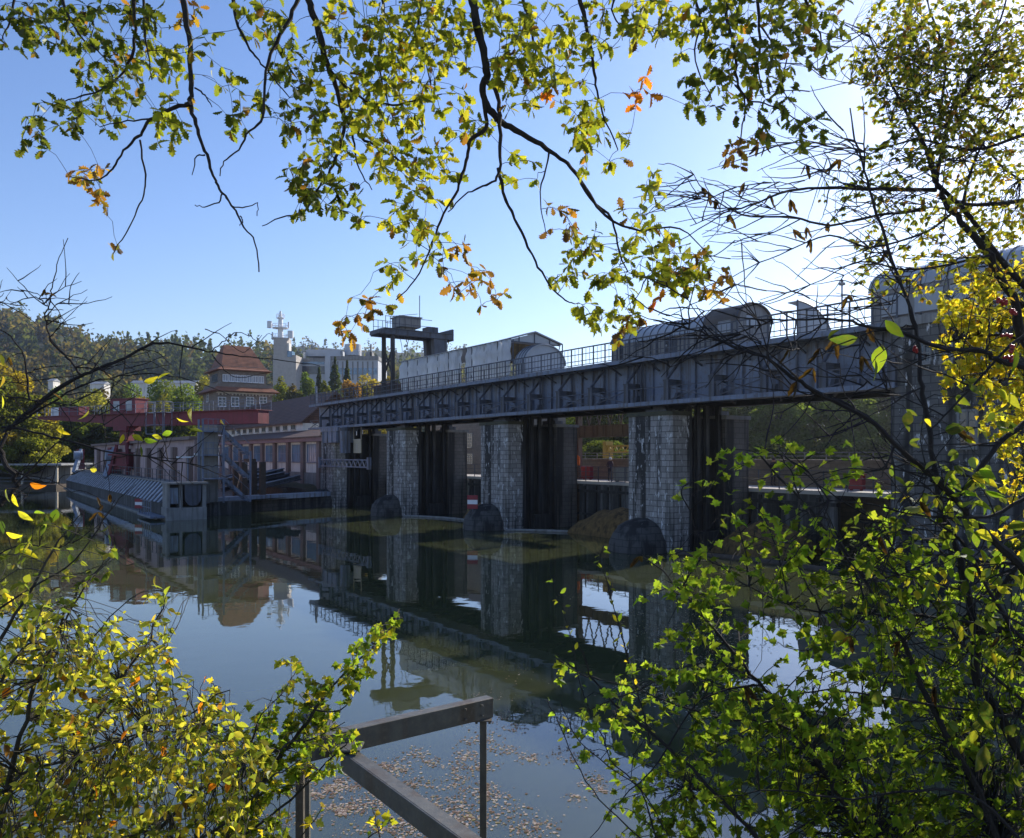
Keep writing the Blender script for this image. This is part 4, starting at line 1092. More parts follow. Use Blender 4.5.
for z in (.55, 1.1):
    for q in (-1.15, 1.15): m.bar(cr(0, q, zt+z), cr(lp+3.5, q, zt+z), .045, .045); m.bar(cr(lp+3.5, q*.65, zt+z), cr(Lc, q*.65, zt+z), .045, .045)
build(m, 'handrail', M['steel'], r)
a, b_ = lpx(181), lpx(163)
m = MB()
for l in (a, (a+b_)/2, b_):
    for q in (1.25, 2.3): m.bar(cr(l, q, 7.6), cr(l, q, zt+1.2), .07, .07)
for z in (7.6, 8.6, zt, zt+1.2): m.bar(cr(a, 2.3, z), cr(b_, 2.3, z), .07, .07); m.bar(cr(a, 1.25, z), cr(a, 2.3, z), .07, .07); m.bar(cr(b_, 1.25, z), cr(b_, 2.3, z), .07, .07)
build(m, 'ladder_cage', M['steel'], r)
# raking arms
for px, lab in ((108, 'pale blue steel raking arm leaning beside the red crane undercarriage'), (76, 'pale blue steel raking arm at the far end of the screen')):
    s = s_of(px, -16.3)
    r = thing('raking_arm', lab, 'machine', (s, -16.3, 2.93), 'B', 'raking machines on the screen walkway')
    m = MB(); m.bar((s+.3, -16.6, 2.5), (s-1.4, -15.4, 6.1), .5, .6); build(m, 'arm', M['rake'], r)
    m = MB(); m.tube([(s-.9, -16.5, 5.2), (s-.9, -15.3, 5.2)], .7, 14); build(m, 'drum', M['rake'], r, smooth=True)
    m = MB(); m.box(s-3.4, s-1.2, -15.9, -14.98, 3.0, 6.2); build(m, 'carriage', M['red'], r)
    m = MB(); m.box(s-2.8, s-1.9, -15.96, -15.902, 5.0, 5.8); build(m, 'window', M['poly'], r)
# landing stage at the far end
r = thing('landing_stage', 'low flat-roofed timber landing stage on the far left waterline', 'landing stage', (-77, 131, 0))
x0, x1 = -86, -71.8
m = MB(); m.box(x0, x1, 126, 136, -1, .6); build(m, 'pontoon', M['wood'], r)
m = MB(); m.box(x0+1, x1-.5, 131, 136, .6, 3.6); build(m, 'back_wall', M['cab'], r)
m = MB(); m.box(x0, x1, 127, 137, 3.6, 3.9); build(m, 'roof', M['tarp_roof'], r)
for x in (x0+.6, x0+4, x0+8, x1-.7):
    m = MB(); m.box(x-.15, x+.15, 127.3, 127.6, .6, 3.6); build(m, 'post', M['frame'], r)
m = MB()
for z in (1.1, 1.6): m.bar((x0+.6, 127.2, z), (x1-.7, 127.2, z), .07, .07)
build(m, 'rail', M['steel'], r)

# brown house seen under the bridge
t = 22.0
a, b_ = s_of(428, t), s_of(500, t)
r = thing('brown_house', 'brown stone house with cream framed windows seen under the bridge', 'building', ((a+b_)/2, t, 2), 'B')
m = MB(); m.box(a, b_, t, t+10, 0, 12); build(m, 'wall', M['stone_brown'], r)
m = MB(); m.prism([(t-.5, 12), (t+10.5, 12), (t+5, 15)], 'x', a-.4, b_+.4); build(m, 'roof', M['tile_dark'], r)
for px, y0, y1 in ((469, 434, 447), (469.5, 454.5, 463), (450, 434, 447), (450, 454.5, 463)):
    s = s_of(px, t); window_t(r, s-.75, s+.75, t, z_of(s, t, y1), z_of(s, t, y0), M['frame'], 3, 4)

# ================================================================== far buildings
def wbox(m, px0, px1, y0, y1, Y, d):
    a = at(px0, y1, Y); b_ = at(px1, y0, Y); return m.box(a[0], b_[0], Y, Y+d, a[2], b_[2])
Y = 300
r = thing('radio_tower', 'pale concrete block tower carrying a white antenna mast with dishes', 'radio tower', at(284, 400, Y))
m = MB(); wbox(m, 273, 296, 355, 430, Y, 9); wbox(m, 273.5, 287, 338, 355, Y, 6); build(m, 'tower_block', M['concrete_lit'], r)
m = MB(); wbox(m, 287.3, 292, 351, 357, Y-.3, 4); build(m, 'glass_box', M['glass_blue'], r)
m = MB(); wbox(m, 285, 289, 343, 350.5, Y+.5, 3); build(m, 'lift_head', M['offwhite'], r)
mst = MB()
c = at(280.5, 340, Y+3); top = at(280.5, 311, Y+3)
mst.tube([c, (c[0], c[1], c[2]+(top[2]-c[2])*.75), top], [1.1, .8, .3], 10); build(mst, 'mast', M['white'], r, smooth=True)
for y_, rr_ in ((339, 3.4), (328.5, 3.0), (318.5, 1.5)):
    p = at(280.5, y_, Y+3)
    m = MB(); m.lathe([(.3, 0), (rr_, 0), (rr_, .25), (.3, .25)], p, 16); build(m, 'platform', M['white'], r)
    m = MB()
    for i in range(10):
        an = i*.628; m.bar((p[0]+rr_*math.cos(an), p[1]+rr_*math.sin(an), p[2]+.25), (p[0]+rr_*math.cos(an), p[1]+rr_*math.sin(an), p[2]+1.6), .12, .12)
    for i in range(16):
        a0, a1 = i*.3927, (i+1)*.3927; m.bar((p[0]+rr_*math.cos(a0), p[1]+rr_*math.sin(a0), p[2]+1.5), (p[0]+rr_*math.cos(a1), p[1]+rr_*math.sin(a1), p[2]+1.5), .12, .12)
    build(m, 'platform_rail', M['white'], r)
for px, y_, rr_, hh in ((290.5, 334.5, 1.1, 3.0), (269.5, 324.5, .9, 2.8), (272.5, 336, .3, 3), (288.5, 325, .3, 2.5)):
    p = at(px, y_, Y+2); m = MB(); m.lathe([(.05, -hh/2), (rr_, -hh/2+.15), (rr_, hh/2-.15), (.05, hh/2)], p, 14); m.bar((p[0], p[1], p[2]-.3), (c[0], c[1], p[2]-.3), .2, .2); build(m, 'antenna', M['white'], r, smooth=True)
Y = 310
r = thing('office_block', 'white and glass office block with a round rooftop tank beyond the trees', 'building', at(335, 400, Y))
m = MB(); wbox(m, 296, 325, 359, 430, Y, 22); wbox(m, 330, 378, 357, 430, Y+.5, 22); wbox(m, 325, 330, 356, 430, Y-1, 6); build(m, 'wall', M['greywhite'], r)
m = MB(); wbox(m, 306, 340, 349.5, 356, Y+4, 14); wbox(m, 306, 340, 353.3, 353.9, Y+3.9, 14.2); build(m, 'penthouse', M['greywhite'], r)
m = MB(); wbox(m, 295.5, 325.2, 358.2, 361, Y-.4, 22); wbox(m, 329.8, 378.5, 356, 360, Y+.1, 22); build(m, 'parapet_band', M['cab'], r)
m = MB(); wbox(m, 297, 324.5, 361.6, 364.5, Y-.15, 1); build(m, 'window_band', M['glass_blue'], r)
m = MB(); wbox(m, 297, 324.5, 366, 374, Y-.15, 1); build(m, 'window_band', M['glass_dark'], r)
for i in range(9):
    px = 332+i*5; m = MB(); wbox(m, px, px+1.2, 361.5, 380, Y+.2, .6); build(m, 'fin', M['concrete'], r)
m = MB(); wbox(m, 331, 377, 368, 374.5, Y+.38, 1); build(m, 'window_band', M['glass_blue'], r)
p = at(353, 356, Y+9); R_ = 3.2*Y/310*1.0
m = MB(); hh = (356-344.5)*Y/F; m.lathe([(3.3, 0), (3.3, hh*.35), (3.36, hh*.36), (3.36, hh*.42), (3.3, hh*.43), (3.3, hh), (2.9, hh+.1), (.02, hh+.1)], p, 28); build(m, 'roof_tank', M['greywhite'], r, smooth=True)
m = MB(); wbox(m, 370, 371.5, 344, 357, Y+6, 1); wbox(m, 366, 372, 352, 357, Y+6, 5); build(m, 'vent', M['concrete'], r)
m = MB(); wbox(m, 303, 305, 352, 358.2, Y+2, 2); build(m, 'chimney', M['offwhite'], r)
Y = 320
for px0, px1, y0, y1, lab in ((90, 104, 381, 388, 'small white house below the wooded hill behind the red crane'), (131, 196, 380, 386, 'long pale shed with a grey roof below the wooded hill'), (48, 53, 378, 384, 'tiny white house at the foot of the hill on the left')):
    r = thing('valley_building', lab, 'building', at((px0+px1)/2, 395, Y))
    m = MB(); wbox(m, px0, px1, y0+3, 400, Y, 5); build(m, 'wall', M['offwhite'], r)
    a = at(px0-.6, y0+3, Y); b_ = at(px1+.6, y0, Y)
    m = MB(); m.prism([(Y-.4, a[2]), (Y+5.4, a[2]), (Y+2.5, b_[2])], 'x', a[0], b_[0]); build(m, 'roof', M['tarp_roof'], r)
# ================================================================== mid distance trees
TREE_GROUPS = {}
def tree(name, label, px, ytop, Y, wpx, pal, n=1500, size=.55, zb=1.8, group=None, con=False, pal2=None):
    x, _, zt = at(px, ytop, Y); H = zt-zb; W = wpx*Y/F
    r = thing(name, label, 'tree', (x, Y, zb), 'W', group)
    m = MB(); k = H*.016+.06
    bend = [(x+.12*math.sin(i*1.3+px)*i*.4, Y+.1*math.cos(i+px)*i*.4, zb+H*(.9 if con else .72)*i/5) for i in range(6)]
    m.tube(bend, [k*(1.25-.21*i) for i in range(6)], 7)
    cl = []
    if con:
        for i in range(14):
            kk = i/13; cl.append(((x, Y, zb+H*(.12+.86*kk)), W*.5*(1-kk)**.8+.15, H*.05))
    else:
        nl = 13
        for i in range(nl):
            an = i*2.4+px; kk = (i+.5)/nl
            hz = zb+H*(.22+.68*kk); rr_ = W*.36*math.sin(math.pi*(.18+.74*kk))*(.7+.5*RND.random())
            c = (x+math.cos(an)*rr_, Y+math.sin(an)*rr_, hz)
            b0 = bend[min(5, 1+int(kk*4))]
            m.tube([b0, ((b0[0]+c[0])/2, (b0[1]+c[1])/2, (b0[2]+c[2])/2-.2), c], [k*.5, k*.32, k*.1], 5)
            cl.append((c, W*(.17+.13*RND.random()), H*(.09+.06*RND.random())))
    build(m, 'trunk', M['bark'], r, smooth=True)
    P = []; Cc = []
    per = max(20, int(n/len(cl)))
    for c, rw, rh in cl:
        d = rand_dirs(per)*(.35+.65*NR.random((per, 1))**.5)
        P.append(np.array(c)+d*np.array([rw, rw, rh])-np.array([x, Y, zb]))
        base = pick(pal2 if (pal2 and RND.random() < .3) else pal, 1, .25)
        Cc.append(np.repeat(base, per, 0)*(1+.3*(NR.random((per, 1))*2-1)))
    P = np.concatenate(P); Cc = np.concatenate(Cc)
    me = mesh_np('crown', quads(P, size), 4, [(0,1,2,3)], Cc, M['leaf_far'])
    o = bpy.data.objects.new('crown', me); COL.objects.link(o); o.parent = r
    return r
G1, G2, G3, G4 = 'trees on the left river bank', 'trees between the red crane and the hill', 'trees in front of the office block', 'trees on the far bank seen under the bridge'
for a in ((6, 362, 132, 62, 'yg', 'sunlit yellow-green tree on the left bank at the edge of the frame'), (-38, 345, 134, 70, 'g', 'tall green tree at the far left edge'),
          (36, 392, 134, 46, 'yg', 'smaller bright bushy tree left of the landing stage'), (24, 425, 131, 60, 'yg', 'low overhanging willow-like bush on the left waterline'),
          (-20, 415, 129, 70, 'yg', 'low bright bank bush at the left edge of the frame')):
    tree('broadleaf_tree', a[5], *a[:5], n=11000, size=.5, zb=.8, group=G1, pal2='y')
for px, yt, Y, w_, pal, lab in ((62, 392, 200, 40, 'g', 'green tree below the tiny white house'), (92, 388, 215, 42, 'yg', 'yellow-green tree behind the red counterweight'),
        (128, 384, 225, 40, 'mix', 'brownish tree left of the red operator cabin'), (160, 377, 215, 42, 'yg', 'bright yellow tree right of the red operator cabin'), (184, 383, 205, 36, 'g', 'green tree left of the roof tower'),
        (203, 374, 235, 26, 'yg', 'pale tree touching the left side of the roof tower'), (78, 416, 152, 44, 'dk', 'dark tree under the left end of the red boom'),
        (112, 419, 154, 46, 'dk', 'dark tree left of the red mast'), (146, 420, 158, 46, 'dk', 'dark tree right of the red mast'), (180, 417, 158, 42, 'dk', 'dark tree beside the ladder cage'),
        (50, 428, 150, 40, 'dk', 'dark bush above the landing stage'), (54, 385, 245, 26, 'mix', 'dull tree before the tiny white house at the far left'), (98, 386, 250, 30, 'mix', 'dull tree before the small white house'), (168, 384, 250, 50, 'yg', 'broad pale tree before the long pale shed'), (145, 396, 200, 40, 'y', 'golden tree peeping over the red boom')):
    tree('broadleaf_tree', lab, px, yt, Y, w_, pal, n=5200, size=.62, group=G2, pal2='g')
for px, yt, Y, w_, pal, con, lab in ((281, 377, 190, 24, 'yg', 0, 'yellow-green tree at the right of the roof tower'), (294, 383, 186, 24, 'mix', 0, 'dull low tree below the radio tower'),
        (308, 370, 205, 24, 'g', 0, 'round green tree left of the dark conifer'), (319, 370, 200, 20, 'con', 1, 'slim dark conifer before the left glass wing'), (326, 378, 190, 14, 'yg', 0, 'slim yellow-green tree between two conifers'),
        (335, 360, 205, 40, 'con', 1, 'broad blue-green spruce before the white pillar'), (347, 363, 210, 26, 'con', 1, 'narrow spruce right of the broad spruce'), (351, 376, 190, 26, 'o', 0, 'orange-brown round tree below the rooftop tank'),
        (370, 372, 195, 34, 'y', 0, 'golden tree left of the gantry crane'), (386, 374, 200, 22, 'y', 0, 'golden tree half behind the gantry crane legs'), (398, 372, 215, 20, 'mix', 0, 'brownish tree behind the gantry crane')):
    tree('conifer' if con else 'broadleaf_tree', lab, px, yt, Y, w_, pal, n=5200, size=.55, group=G3, con=bool(con))
i = 0
FARL = ['left of the trestle column', 'behind the lattice crane arm', 'behind the concrete block', 'behind the nearest pier', 'just right of the nearest pier', 'second to the right of the nearest pier', 'in the left of the wide right bay', 'in the middle of the wide right bay', 'lighter one in the middle of the right bay', 'in the right of the wide right bay', 'next to the gate house', 'behind the gate house']
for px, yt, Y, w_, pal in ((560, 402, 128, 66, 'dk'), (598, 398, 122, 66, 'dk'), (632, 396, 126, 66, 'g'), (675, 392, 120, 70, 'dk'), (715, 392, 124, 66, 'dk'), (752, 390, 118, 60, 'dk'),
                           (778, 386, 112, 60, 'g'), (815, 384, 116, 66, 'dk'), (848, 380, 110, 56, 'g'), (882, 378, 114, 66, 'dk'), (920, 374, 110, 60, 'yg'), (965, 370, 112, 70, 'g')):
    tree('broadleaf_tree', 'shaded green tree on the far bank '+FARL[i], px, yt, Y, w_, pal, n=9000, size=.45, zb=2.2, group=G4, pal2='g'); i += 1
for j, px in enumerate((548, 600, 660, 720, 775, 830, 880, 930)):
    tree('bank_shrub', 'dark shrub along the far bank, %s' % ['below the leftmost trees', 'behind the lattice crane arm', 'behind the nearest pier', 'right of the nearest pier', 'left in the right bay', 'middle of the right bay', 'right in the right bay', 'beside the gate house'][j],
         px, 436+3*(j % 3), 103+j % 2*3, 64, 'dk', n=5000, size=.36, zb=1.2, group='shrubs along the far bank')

for px, yt, Y, w_, lab in ((1065, 530, 24, 90, 'green shrub on the right bank at the foot of the gate house'), (1115, 515, 25, 100, 'tall green shrub on the right bank beside the gate house wall'), (1175, 520, 21, 120, 'spreading green shrub on the slope of the right bank'),
                          (1130, 590, 17, 110, 'low green shrub near the water on the right bank'), (1250, 560, 15, 130, 'broad green shrub at the outer right bank'), (1190, 640, 13, 120, 'low green shrub on the near right bank')):
    tree('bank_shrub', lab, px, yt, Y, w_, 'g', n=5000, size=.16, zb=max(0, land_h((px-CX)/F*Y, Y)), group='shrubs on the right bank', pal2='yg')
# ================================================================== foreground plants
def tmpl(half, fold=.16, curl=.18):
    v = [(0.0, y, -curl*y*y) for y in (0, .35, .7, 1.0)]
    right = [(x, y, fold*x-curl*y*y) for x, y in half]
    left = [(-x, y, fold*x-curl*y*y) for x, y in half]
    V = v+right+left; n = len(half)
    fr = [0]+[4+i for i in range(n)]+[3, 2, 1]
    fl = [0, 1, 2, 3]+[4+n+i for i in range(n-1, -1, -1)]
    return np.array(V), [tuple(fr), tuple(fl)]
T_OAK = tmpl([(.03,.08),(.10,.17),(.19,.24),(.11,.30),(.14,.35),(.29,.44),(.17,.50),(.19,.55),(.34,.67),(.20,.72),(.20,.77),(.25,.85),(.12,.90),(.09,.98)], .25, .22)
T_MAP = tmpl([(.05,-.03),(.22,-.10),(.30,.04),(.22,.12),(.46,.16),(.60,.36),(.44,.38),(.26,.46),(.34,.60),(.24,.70),(.12,.80)], .22, .25)
T_OV = tmpl([(.06,.05),(.19,.2),(.26,.38),(.25,.55),(.17,.75),(.07,.92)], .25, .25)
T_DRY = tmpl([(.05,.05),(.14,.2),(.17,.4),(.12,.6),(.14,.75),(.05,.92)], 1.1, -.5)
def lin(*c): return c
LP = dict(
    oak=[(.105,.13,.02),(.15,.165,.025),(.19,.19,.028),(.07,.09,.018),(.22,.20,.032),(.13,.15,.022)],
    oakd=[(.028,.045,.012),(.04,.058,.014),(.055,.075,.016),(.075,.10,.02)],  # dark greens, deepened further: the shade of silhouetted leaves is in the colour
    oakb=[(.17,.075,.02),(.13,.06,.025),(.20,.12,.025),(.09,.045,.025),(.10,.10,.025)],
    orange=[(.42,.13,.015),(.35,.10,.012)],
    map=[(.05,.09,.015),(.065,.115,.018),(.10,.155,.022),(.035,.06,.012),(.14,.19,.026),(.055,.095,.016)],
    mapb=[(.115,.185,.026),(.14,.20,.028),(.095,.165,.024),(.18,.21,.033)],
    yel=[(.40,.34,.035),(.34,.30,.03),(.28,.26,.03),(.40,.29,.03),(.24,.24,.03),(.34,.24,.03)],
    yelg=[(.24,.23,.03),(.30,.26,.03),(.17,.19,.028),(.36,.28,.03),(.20,.20,.03),(.12,.15,.025)],
    dk=[(.04,.07,.02),(.05,.08,.022),(.035,.055,.02)], dry=[(.02,.009,.008),(.016,.008,.009),(.028,.013,.009)],
    bush=[(.30,.29,.06),(.34,.30,.07),(.24,.26,.05),(.16,.19,.04),(.22,.24,.05),(.30,.28,.06),(.10,.13,.03),(.36,.31,.07),(.40,.29,.05),(.07,.10,.026),(.25,.24,.05),(.12,.10,.04)],
    bushd=[(.05,.08,.024),(.065,.095,.026),(.08,.11,.028),(.11,.13,.03),(.14,.16,.03)])
def catmull(pts, sub=4):
    P = [np.array(p, float) for p in pts]
    P = [P[0]*2-P[1]]+P+[P[-1]*2-P[-2]]
    out = []
    for i in range(1, len(P)-2):
        for k in range(sub):
            t = k/sub
            out.append(.5*((2*P[i])+(-P[i-1]+P[i+1])*t+(2*P[i-1]-5*P[i]+4*P[i+1]-P[i+2])*t*t+(-P[i-1]+3*P[i]-3*P[i+1]+P[i+2])*t**3))
    out.append(P[-2]); return out
class Plant:
    def __init__(s, seed): s.wood = MB(); s.nodes = []; s.noder = []; s.leaves = {}; s.r = random.Random(seed); s.berries = []
    def branch(s, pts, d0, d1, w0, w1, sub=4, n=6, node=True, jit=.005):
        """pts in picture coordinates with a depth running d0..d1 (m); w0..w1 thickness in pixels there"""
        L = [0]
        for a, b in zip(pts, pts[1:]): L.append(L[-1]+math.hypot(b[0]-a[0], b[1]-a[1]))
        W = [at(p[0], p[1], d0+(d1-d0)*l/L[-1]) for p, l in zip(pts, L)]
        return s.limb(W, w0*d0/F/2, w1*d1/F/2, sub, n, node, jit)
    def limb(s, W, r0, r1, sub=4, n=6, node=True, jit=.012):
        C = catmull(W, sub); m = len(C)
        C = [tuple(c[i]+(s.r.uniform(-jit, jit) if 0 < j < m-1 else 0) for i in range(3)) for j, c in enumerate(C)]
        rs = [(r0+(r1-r0)*(i/(m-1))**.8)*(1+.12*s.r.uniform(-1, 1)) for i in range(m)]
        s.wood.tube(C, rs, n)
        if node:
            s.nodes += C; s.noder += rs
        return C
    def leaf(s, kind, p, d, size, col, flat=.5):
        s.leaves.setdefault(kind, []).append((p, d, size, col, flat))
    def near(s, p):
        A = s._na if getattr(s, '_nn', 0) == len(s.nodes) else np.array(s.nodes); s._na = A; s._nn = len(s.nodes)
        k = int(np.argmin(((A-np.array(p))**2).sum(1))); return s.nodes[k], s.noder[k]
    def twig(s, p0, r0, p1, rtip=.0012, droop=.1, n=4):
        q = [p0]; L = vlen(vsub(p1, p0))
        m = 3 if L < .3 else 5
        for i in range(1, m):
            k = i/m; q.append(tuple(p0[j]+(p1[j]-p0[j])*k+s.r.uniform(-.06, .06)*L+(droop*L*math.sin(math.pi*k) if j == 2 else 0) for j in range(3)))
        q.append(p1)
        r0 = max(rtip*1.3, min(r0*.6, .0015+.006*L))
        s.wood.tube(q, [r0+(rtip-r0)*i/m for i in range(m+1)], n, cap=False)
        return q
    def cluster(s, px, py, r, n, D, dD, kind, pal, size, per=5, ry=None, droop=.1, down=.35, flat=.5, add=False, mixpal=None, mixp=0, ordered=False):
        """n leaves in rosettes at twig ends scattered round a point of the crown"""
        ry = ry or r
        tips = []
        for _ in range(max(1, n//per)):
            a = s.r.uniform(0, 6.283); k = math.sqrt(s.r.random())
            Y = D+s.r.uniform(-dD, dD)
            tips.append(at(px+r*k*math.cos(a), py+ry*k*math.sin(a), Y))
        if ordered: tips.sort(key=lambda p: vlen(vsub(p, s.near(p)[0])))
        for p in tips:
            b, br_ = s.near(p)
            q = s.twig(b, br_, p, droop=droop)
            if add:
                s.nodes += q[1:]; s.noder += [.003]*(len(q)-1)
            d0 = vnorm(vsub(q[-1], q[-2]))
            for j in range(per):
                kk = 1 if j < per*.6 else s.r.uniform(.55, 1)
                i0 = min(len(q)-2, int(kk*(len(q)-1)-1e-6)); f = kk*(len(q)-1)-i0
                pp = tuple(q[i0][c]+(q[i0+1][c]-q[i0][c])*f for c in range(3))
                d = vnorm((d0[0]*.5+s.r.gauss(0, .6), d0[1]*.5+s.r.gauss(0, .6), d0[2]*.5+s.r.gauss(0, .5)-down))
                pl = mixpal if (mixpal and s.r.random() < mixp) else pal
                s.leaf(kind, pp, d, size*s.r.uniform(.6, 1.2), s.r.choice(LP[pl]), flat)
    def spray(s, pts, d0, d1, w0, w1, kind, pal, size, step=.055, flat=.5, down=.1, mixpal=None, mixp=0, side=True, node=True):
        """a leafy shoot: a stem with leaves along both sides"""
        C = s.branch(pts, d0, d1, w0, w1, node=node)
        acc = 0
        for a, b in zip(C, C[1:]):
            acc += vlen(vsub(b, a)); d0_ = vnorm(vsub(b, a))
            while acc > step:
                acc -= step*s.r.uniform(.7, 1.3)
                rnd = (s.r.gauss(0, 1), s.r.gauss(0, 1), s.r.gauss(0, .7))
                d = vnorm((d0_[0]*.4+rnd[0]*.7, d0_[1]*.4+rnd[1]*.7, d0_[2]*.4+rnd[2]*.7-down))
                pet = vadd(b, vmul(d, size*.3)); s.wood.tube([b, pet], [.0012, .0008], 3, cap=False)
                s.leaf(kind, pet, d, size*s.r.uniform(.55, 1.15), s.r.choice(LP[mixpal if (mixpal and s.r.random() < mixp) else pal]), flat)
        return C
    def make(s, name, label, cat, base, wood_mat, group=None, leafname='foliage', woodname='branches'):
        r = thing(name, label, cat, base, 'W', group)
        build(s.wood, woodname, wood_mat, r, smooth=True)
        nm = {id(T_OAK[0]): 'oak'}
        for (tid, L) in s.leaves.items():
            V, Fc = TM[tid]
            n = len(L); P = np.array([l[0] for l in L])-np.array(base); D = np.array([l[1] for l in L]); S = np.array([l[2] for l in L])
            Cc = np.array([l[3] for l in L])*(1+.22*(NR.random((n, 1))*2-1)); fl = np.array([l[4] for l in L])[:, None]
            nn = rand_dirs(n)*(1-fl)+np.array([0, 0, 1.])*fl
            X = np.cross(D, nn); X /= np.linalg.norm(X, axis=1)[:, None]+1e-9; Z = np.cross(X, D)
            crl = 1+.9*(NR.random(n)*2-1)
            vv = V[None, :, :]*S[:, None, None]
            W_ = P[:, None, :]+vv[:, :, 0:1]*X[:, None, :]*(.8+.4*NR.random(n))[:, None, None]+vv[:, :, 1:2]*D[:, None, :]+(vv[:, :, 2]*crl[:, None])[:, :, None]*Z[:, None, :]
            me = mesh_np(leafname, W_, len(V), Fc, Cc, M['leaf'])
            o = bpy.data.objects.new('dry_leaves' if tid == 'dry' else leafname, me); COL.objects.link(o); o.parent = r
        for bm_ in s.berries: build(bm_, 'berry_cluster', M['berry'], r, smooth=True)
        return r
TM = dict(oak=T_OAK, map=T_MAP, ov=T_OV, dry=T_DRY)

# ------------------------------------------------------------------ oak overhead
k = Plant(1)
limbC = k.limb([(-6.5, 2.2, 3.0), (-6.4, 2.3, 6.5), (-5.9, 2.9, 8.6), (-4.2, 3.9, 9.4), (-2.0, 4.4, 9.3), (0.2, 4.6, 8.9), (2.2, 4.7, 8.7), (3.8, 4.7, 8.5)], .34, .06, 6, 10)
def ob(pts, d0=4.5, d1=4.5, w0=5, w1=1.6, up=True):
    if up:   # carry on to the limb above the frame
        p0 = at(pts[0][0], pts[0][1], d0); A = np.array(limbC); i = int(np.argmin(((A-np.array(p0))**2).sum(1)))
        q = limbC[i]; k.limb([q, ((q[0]+p0[0])/2+.1, (q[1]+p0[1])/2, (q[2]+p0[2])/2-.05), p0], w0*d0/F/2*1.2, w0*d0/F/2, 4, 6)
    k.branch(pts, d0, d1, w0, w1)
ob([(182,-12),(186,20),(190,50),(191,90),(190,103),(196,125),(203,145),(210,165),(215,180),(222,192),(235,210),(245,228),(255,243),(259,272)], 4.2, 4.0, 6, 1.2)
ob([(190,103),(170,110),(150,120),(140,135),(130,143),(118,160),(110,172),(95,180),(70,177)], 4.1, 4.3, 4.5, 1, up=False)
ob([(140,140),(145,175),(143,195),(135,215),(122,240),(113,254)], 4.2, 4.2, 2, .9, up=False)
ob([(150,119),(120,122),(100,127)], 4.15, 4.3, 2, .8, up=False)
ob([(195,88),(205,95),(212,107)], 4.1, 4.0, 2, .9, up=False)
ob([(205,155),(197,156),(192,175)], 4.05, 4.0, 2, .9, up=False)
ob([(222,192),(232,205),(245,208),(257,203),(257,216)], 4.0, 3.95, 1.6, .8, up=False)
ob([(222,194),(218,202),(205,207),(195,205)], 4.0, 4.0, 1.6, .8, up=False)
ob([(240,216),(243,222),(240,226)], 4.0, 4.0, 1.6, .8, up=False)
ob([(302,-12),(290,18),(280,35),(268,60),(265,85),(263,118),(250,130),(238,150),(224,162),(220,176)], 4.3, 4.1, 4.5, 1)
ob([(305,-12),(312,10),(320,35),(326,60),(335,85),(342,110),(350,125),(365,140),(385,152),(405,165),(425,182)], 4.5, 4.7, 9, 1.2)
ob([(346,118),(340,145),(330,170),(320,185),(305,210),(280,218),(262,226)], 4.55, 4.4, 4, .9, up=False)
ob([(352,128),(355,150),(360,170),(372,190)], 4.6, 4.6, 3, 1, up=False)
ob([(330,70),(350,90),(370,102),(400,104),(425,98),(442,94)], 4.5, 4.7, 3.5, 1, up=False)
ob([(232,-12),(236,20),(248,45),(258,60),(275,80),(290,98)], 4.3, 4.3, 4, 1)
ob([(133,-12),(135,40),(125,70),(100,90),(80,97),(58,102)], 4.3, 4.5, 4, 1)
ob([(142,-12),(146,40),(152,80)], 4.2, 4.2, 3, 1)
ob([(60,-12),(70,20),(85,40),(110,62)], 4.5, 4.5, 3.5, 1)
ob([(15,-12),(10,20),(2,40)], 4.6, 4.6, 3, 1)
ob([(470,-12),(475,15),(483,50),(487,75),(482,86),(487,105),(498,120)], 4.4, 4.4, 10, 6.5)
ob([(484,82),(484,110),(486,128),(470,140),(468,158),(462,175),(455,195),(440,220),(430,250),(415,280),(396,300)], 4.4, 4.3, 5.5, 1.1, up=False)
ob([(487,80),(497,95),(500,125),(500,165),(495,180),(478,188),(465,195),(448,212)], 4.35, 4.2, 5, 1.2, up=False)
ob([(498,120),(515,130),(542,145),(560,158),(575,172),(590,198),(612,220),(618,250),(628,272)], 4.4, 4.6, 6.5, 1.3, up=False)
ob([(498,168),(506,200),(518,225),(532,255),(545,278),(562,298),(575,304)], 4.4, 4.4, 4, 1.2, up=False)
ob([(549,152),(545,170),(540,200),(546,235)], 4.45, 4.45, 2.5, 1, up=False)
ob([(575,172),(605,215),(640,230),(680,228),(715,262)], 4.5, 4.6, 3.5, 1, up=False)
ob([(577,-12),(585,20),(592,60),(596,85),(602,112),(618,150)], 4.6, 4.6, 5, 1.2)
ob([(520,-12),(530,25),(535,60),(525,95)], 4.7, 4.7, 4, 1)
ob([(425,-12),(418,25),(425,60),(432,95)], 4.7, 4.8, 4, 1)
ob([(380,-12),(384,20),(378,60),(386,95),(400,140)], 4.8, 4.8, 4, 1)
ob([(620,-12),(612,10),(622,30)], 4.7, 4.7, 3, 1)
ob([(724,-12),(728,25),(735,50),(737,80),(745,100),(742,132),(738,150)], 4.5, 4.5, 4, 1)
ob([(757,-12),(760,40),(758,70),(764,95)], 4.6, 4.6, 3.5, 1)
ob([(760,25),(775,45),(788,50),(782,85),(796,108)], 4.6, 4.6, 2, .9, up=False)
ob([(800,-12),(812,15),(822,40),(828,60)], 4.7, 4.7, 3, 1)
ob([(735,85),(750,100),(770,105),(795,118),(815,130)], 4.5, 4.5, 2, .9, up=False)
ob([(690,-12),(700,20),(695,60),(712,100)], 4.6, 4.6, 3, .9)
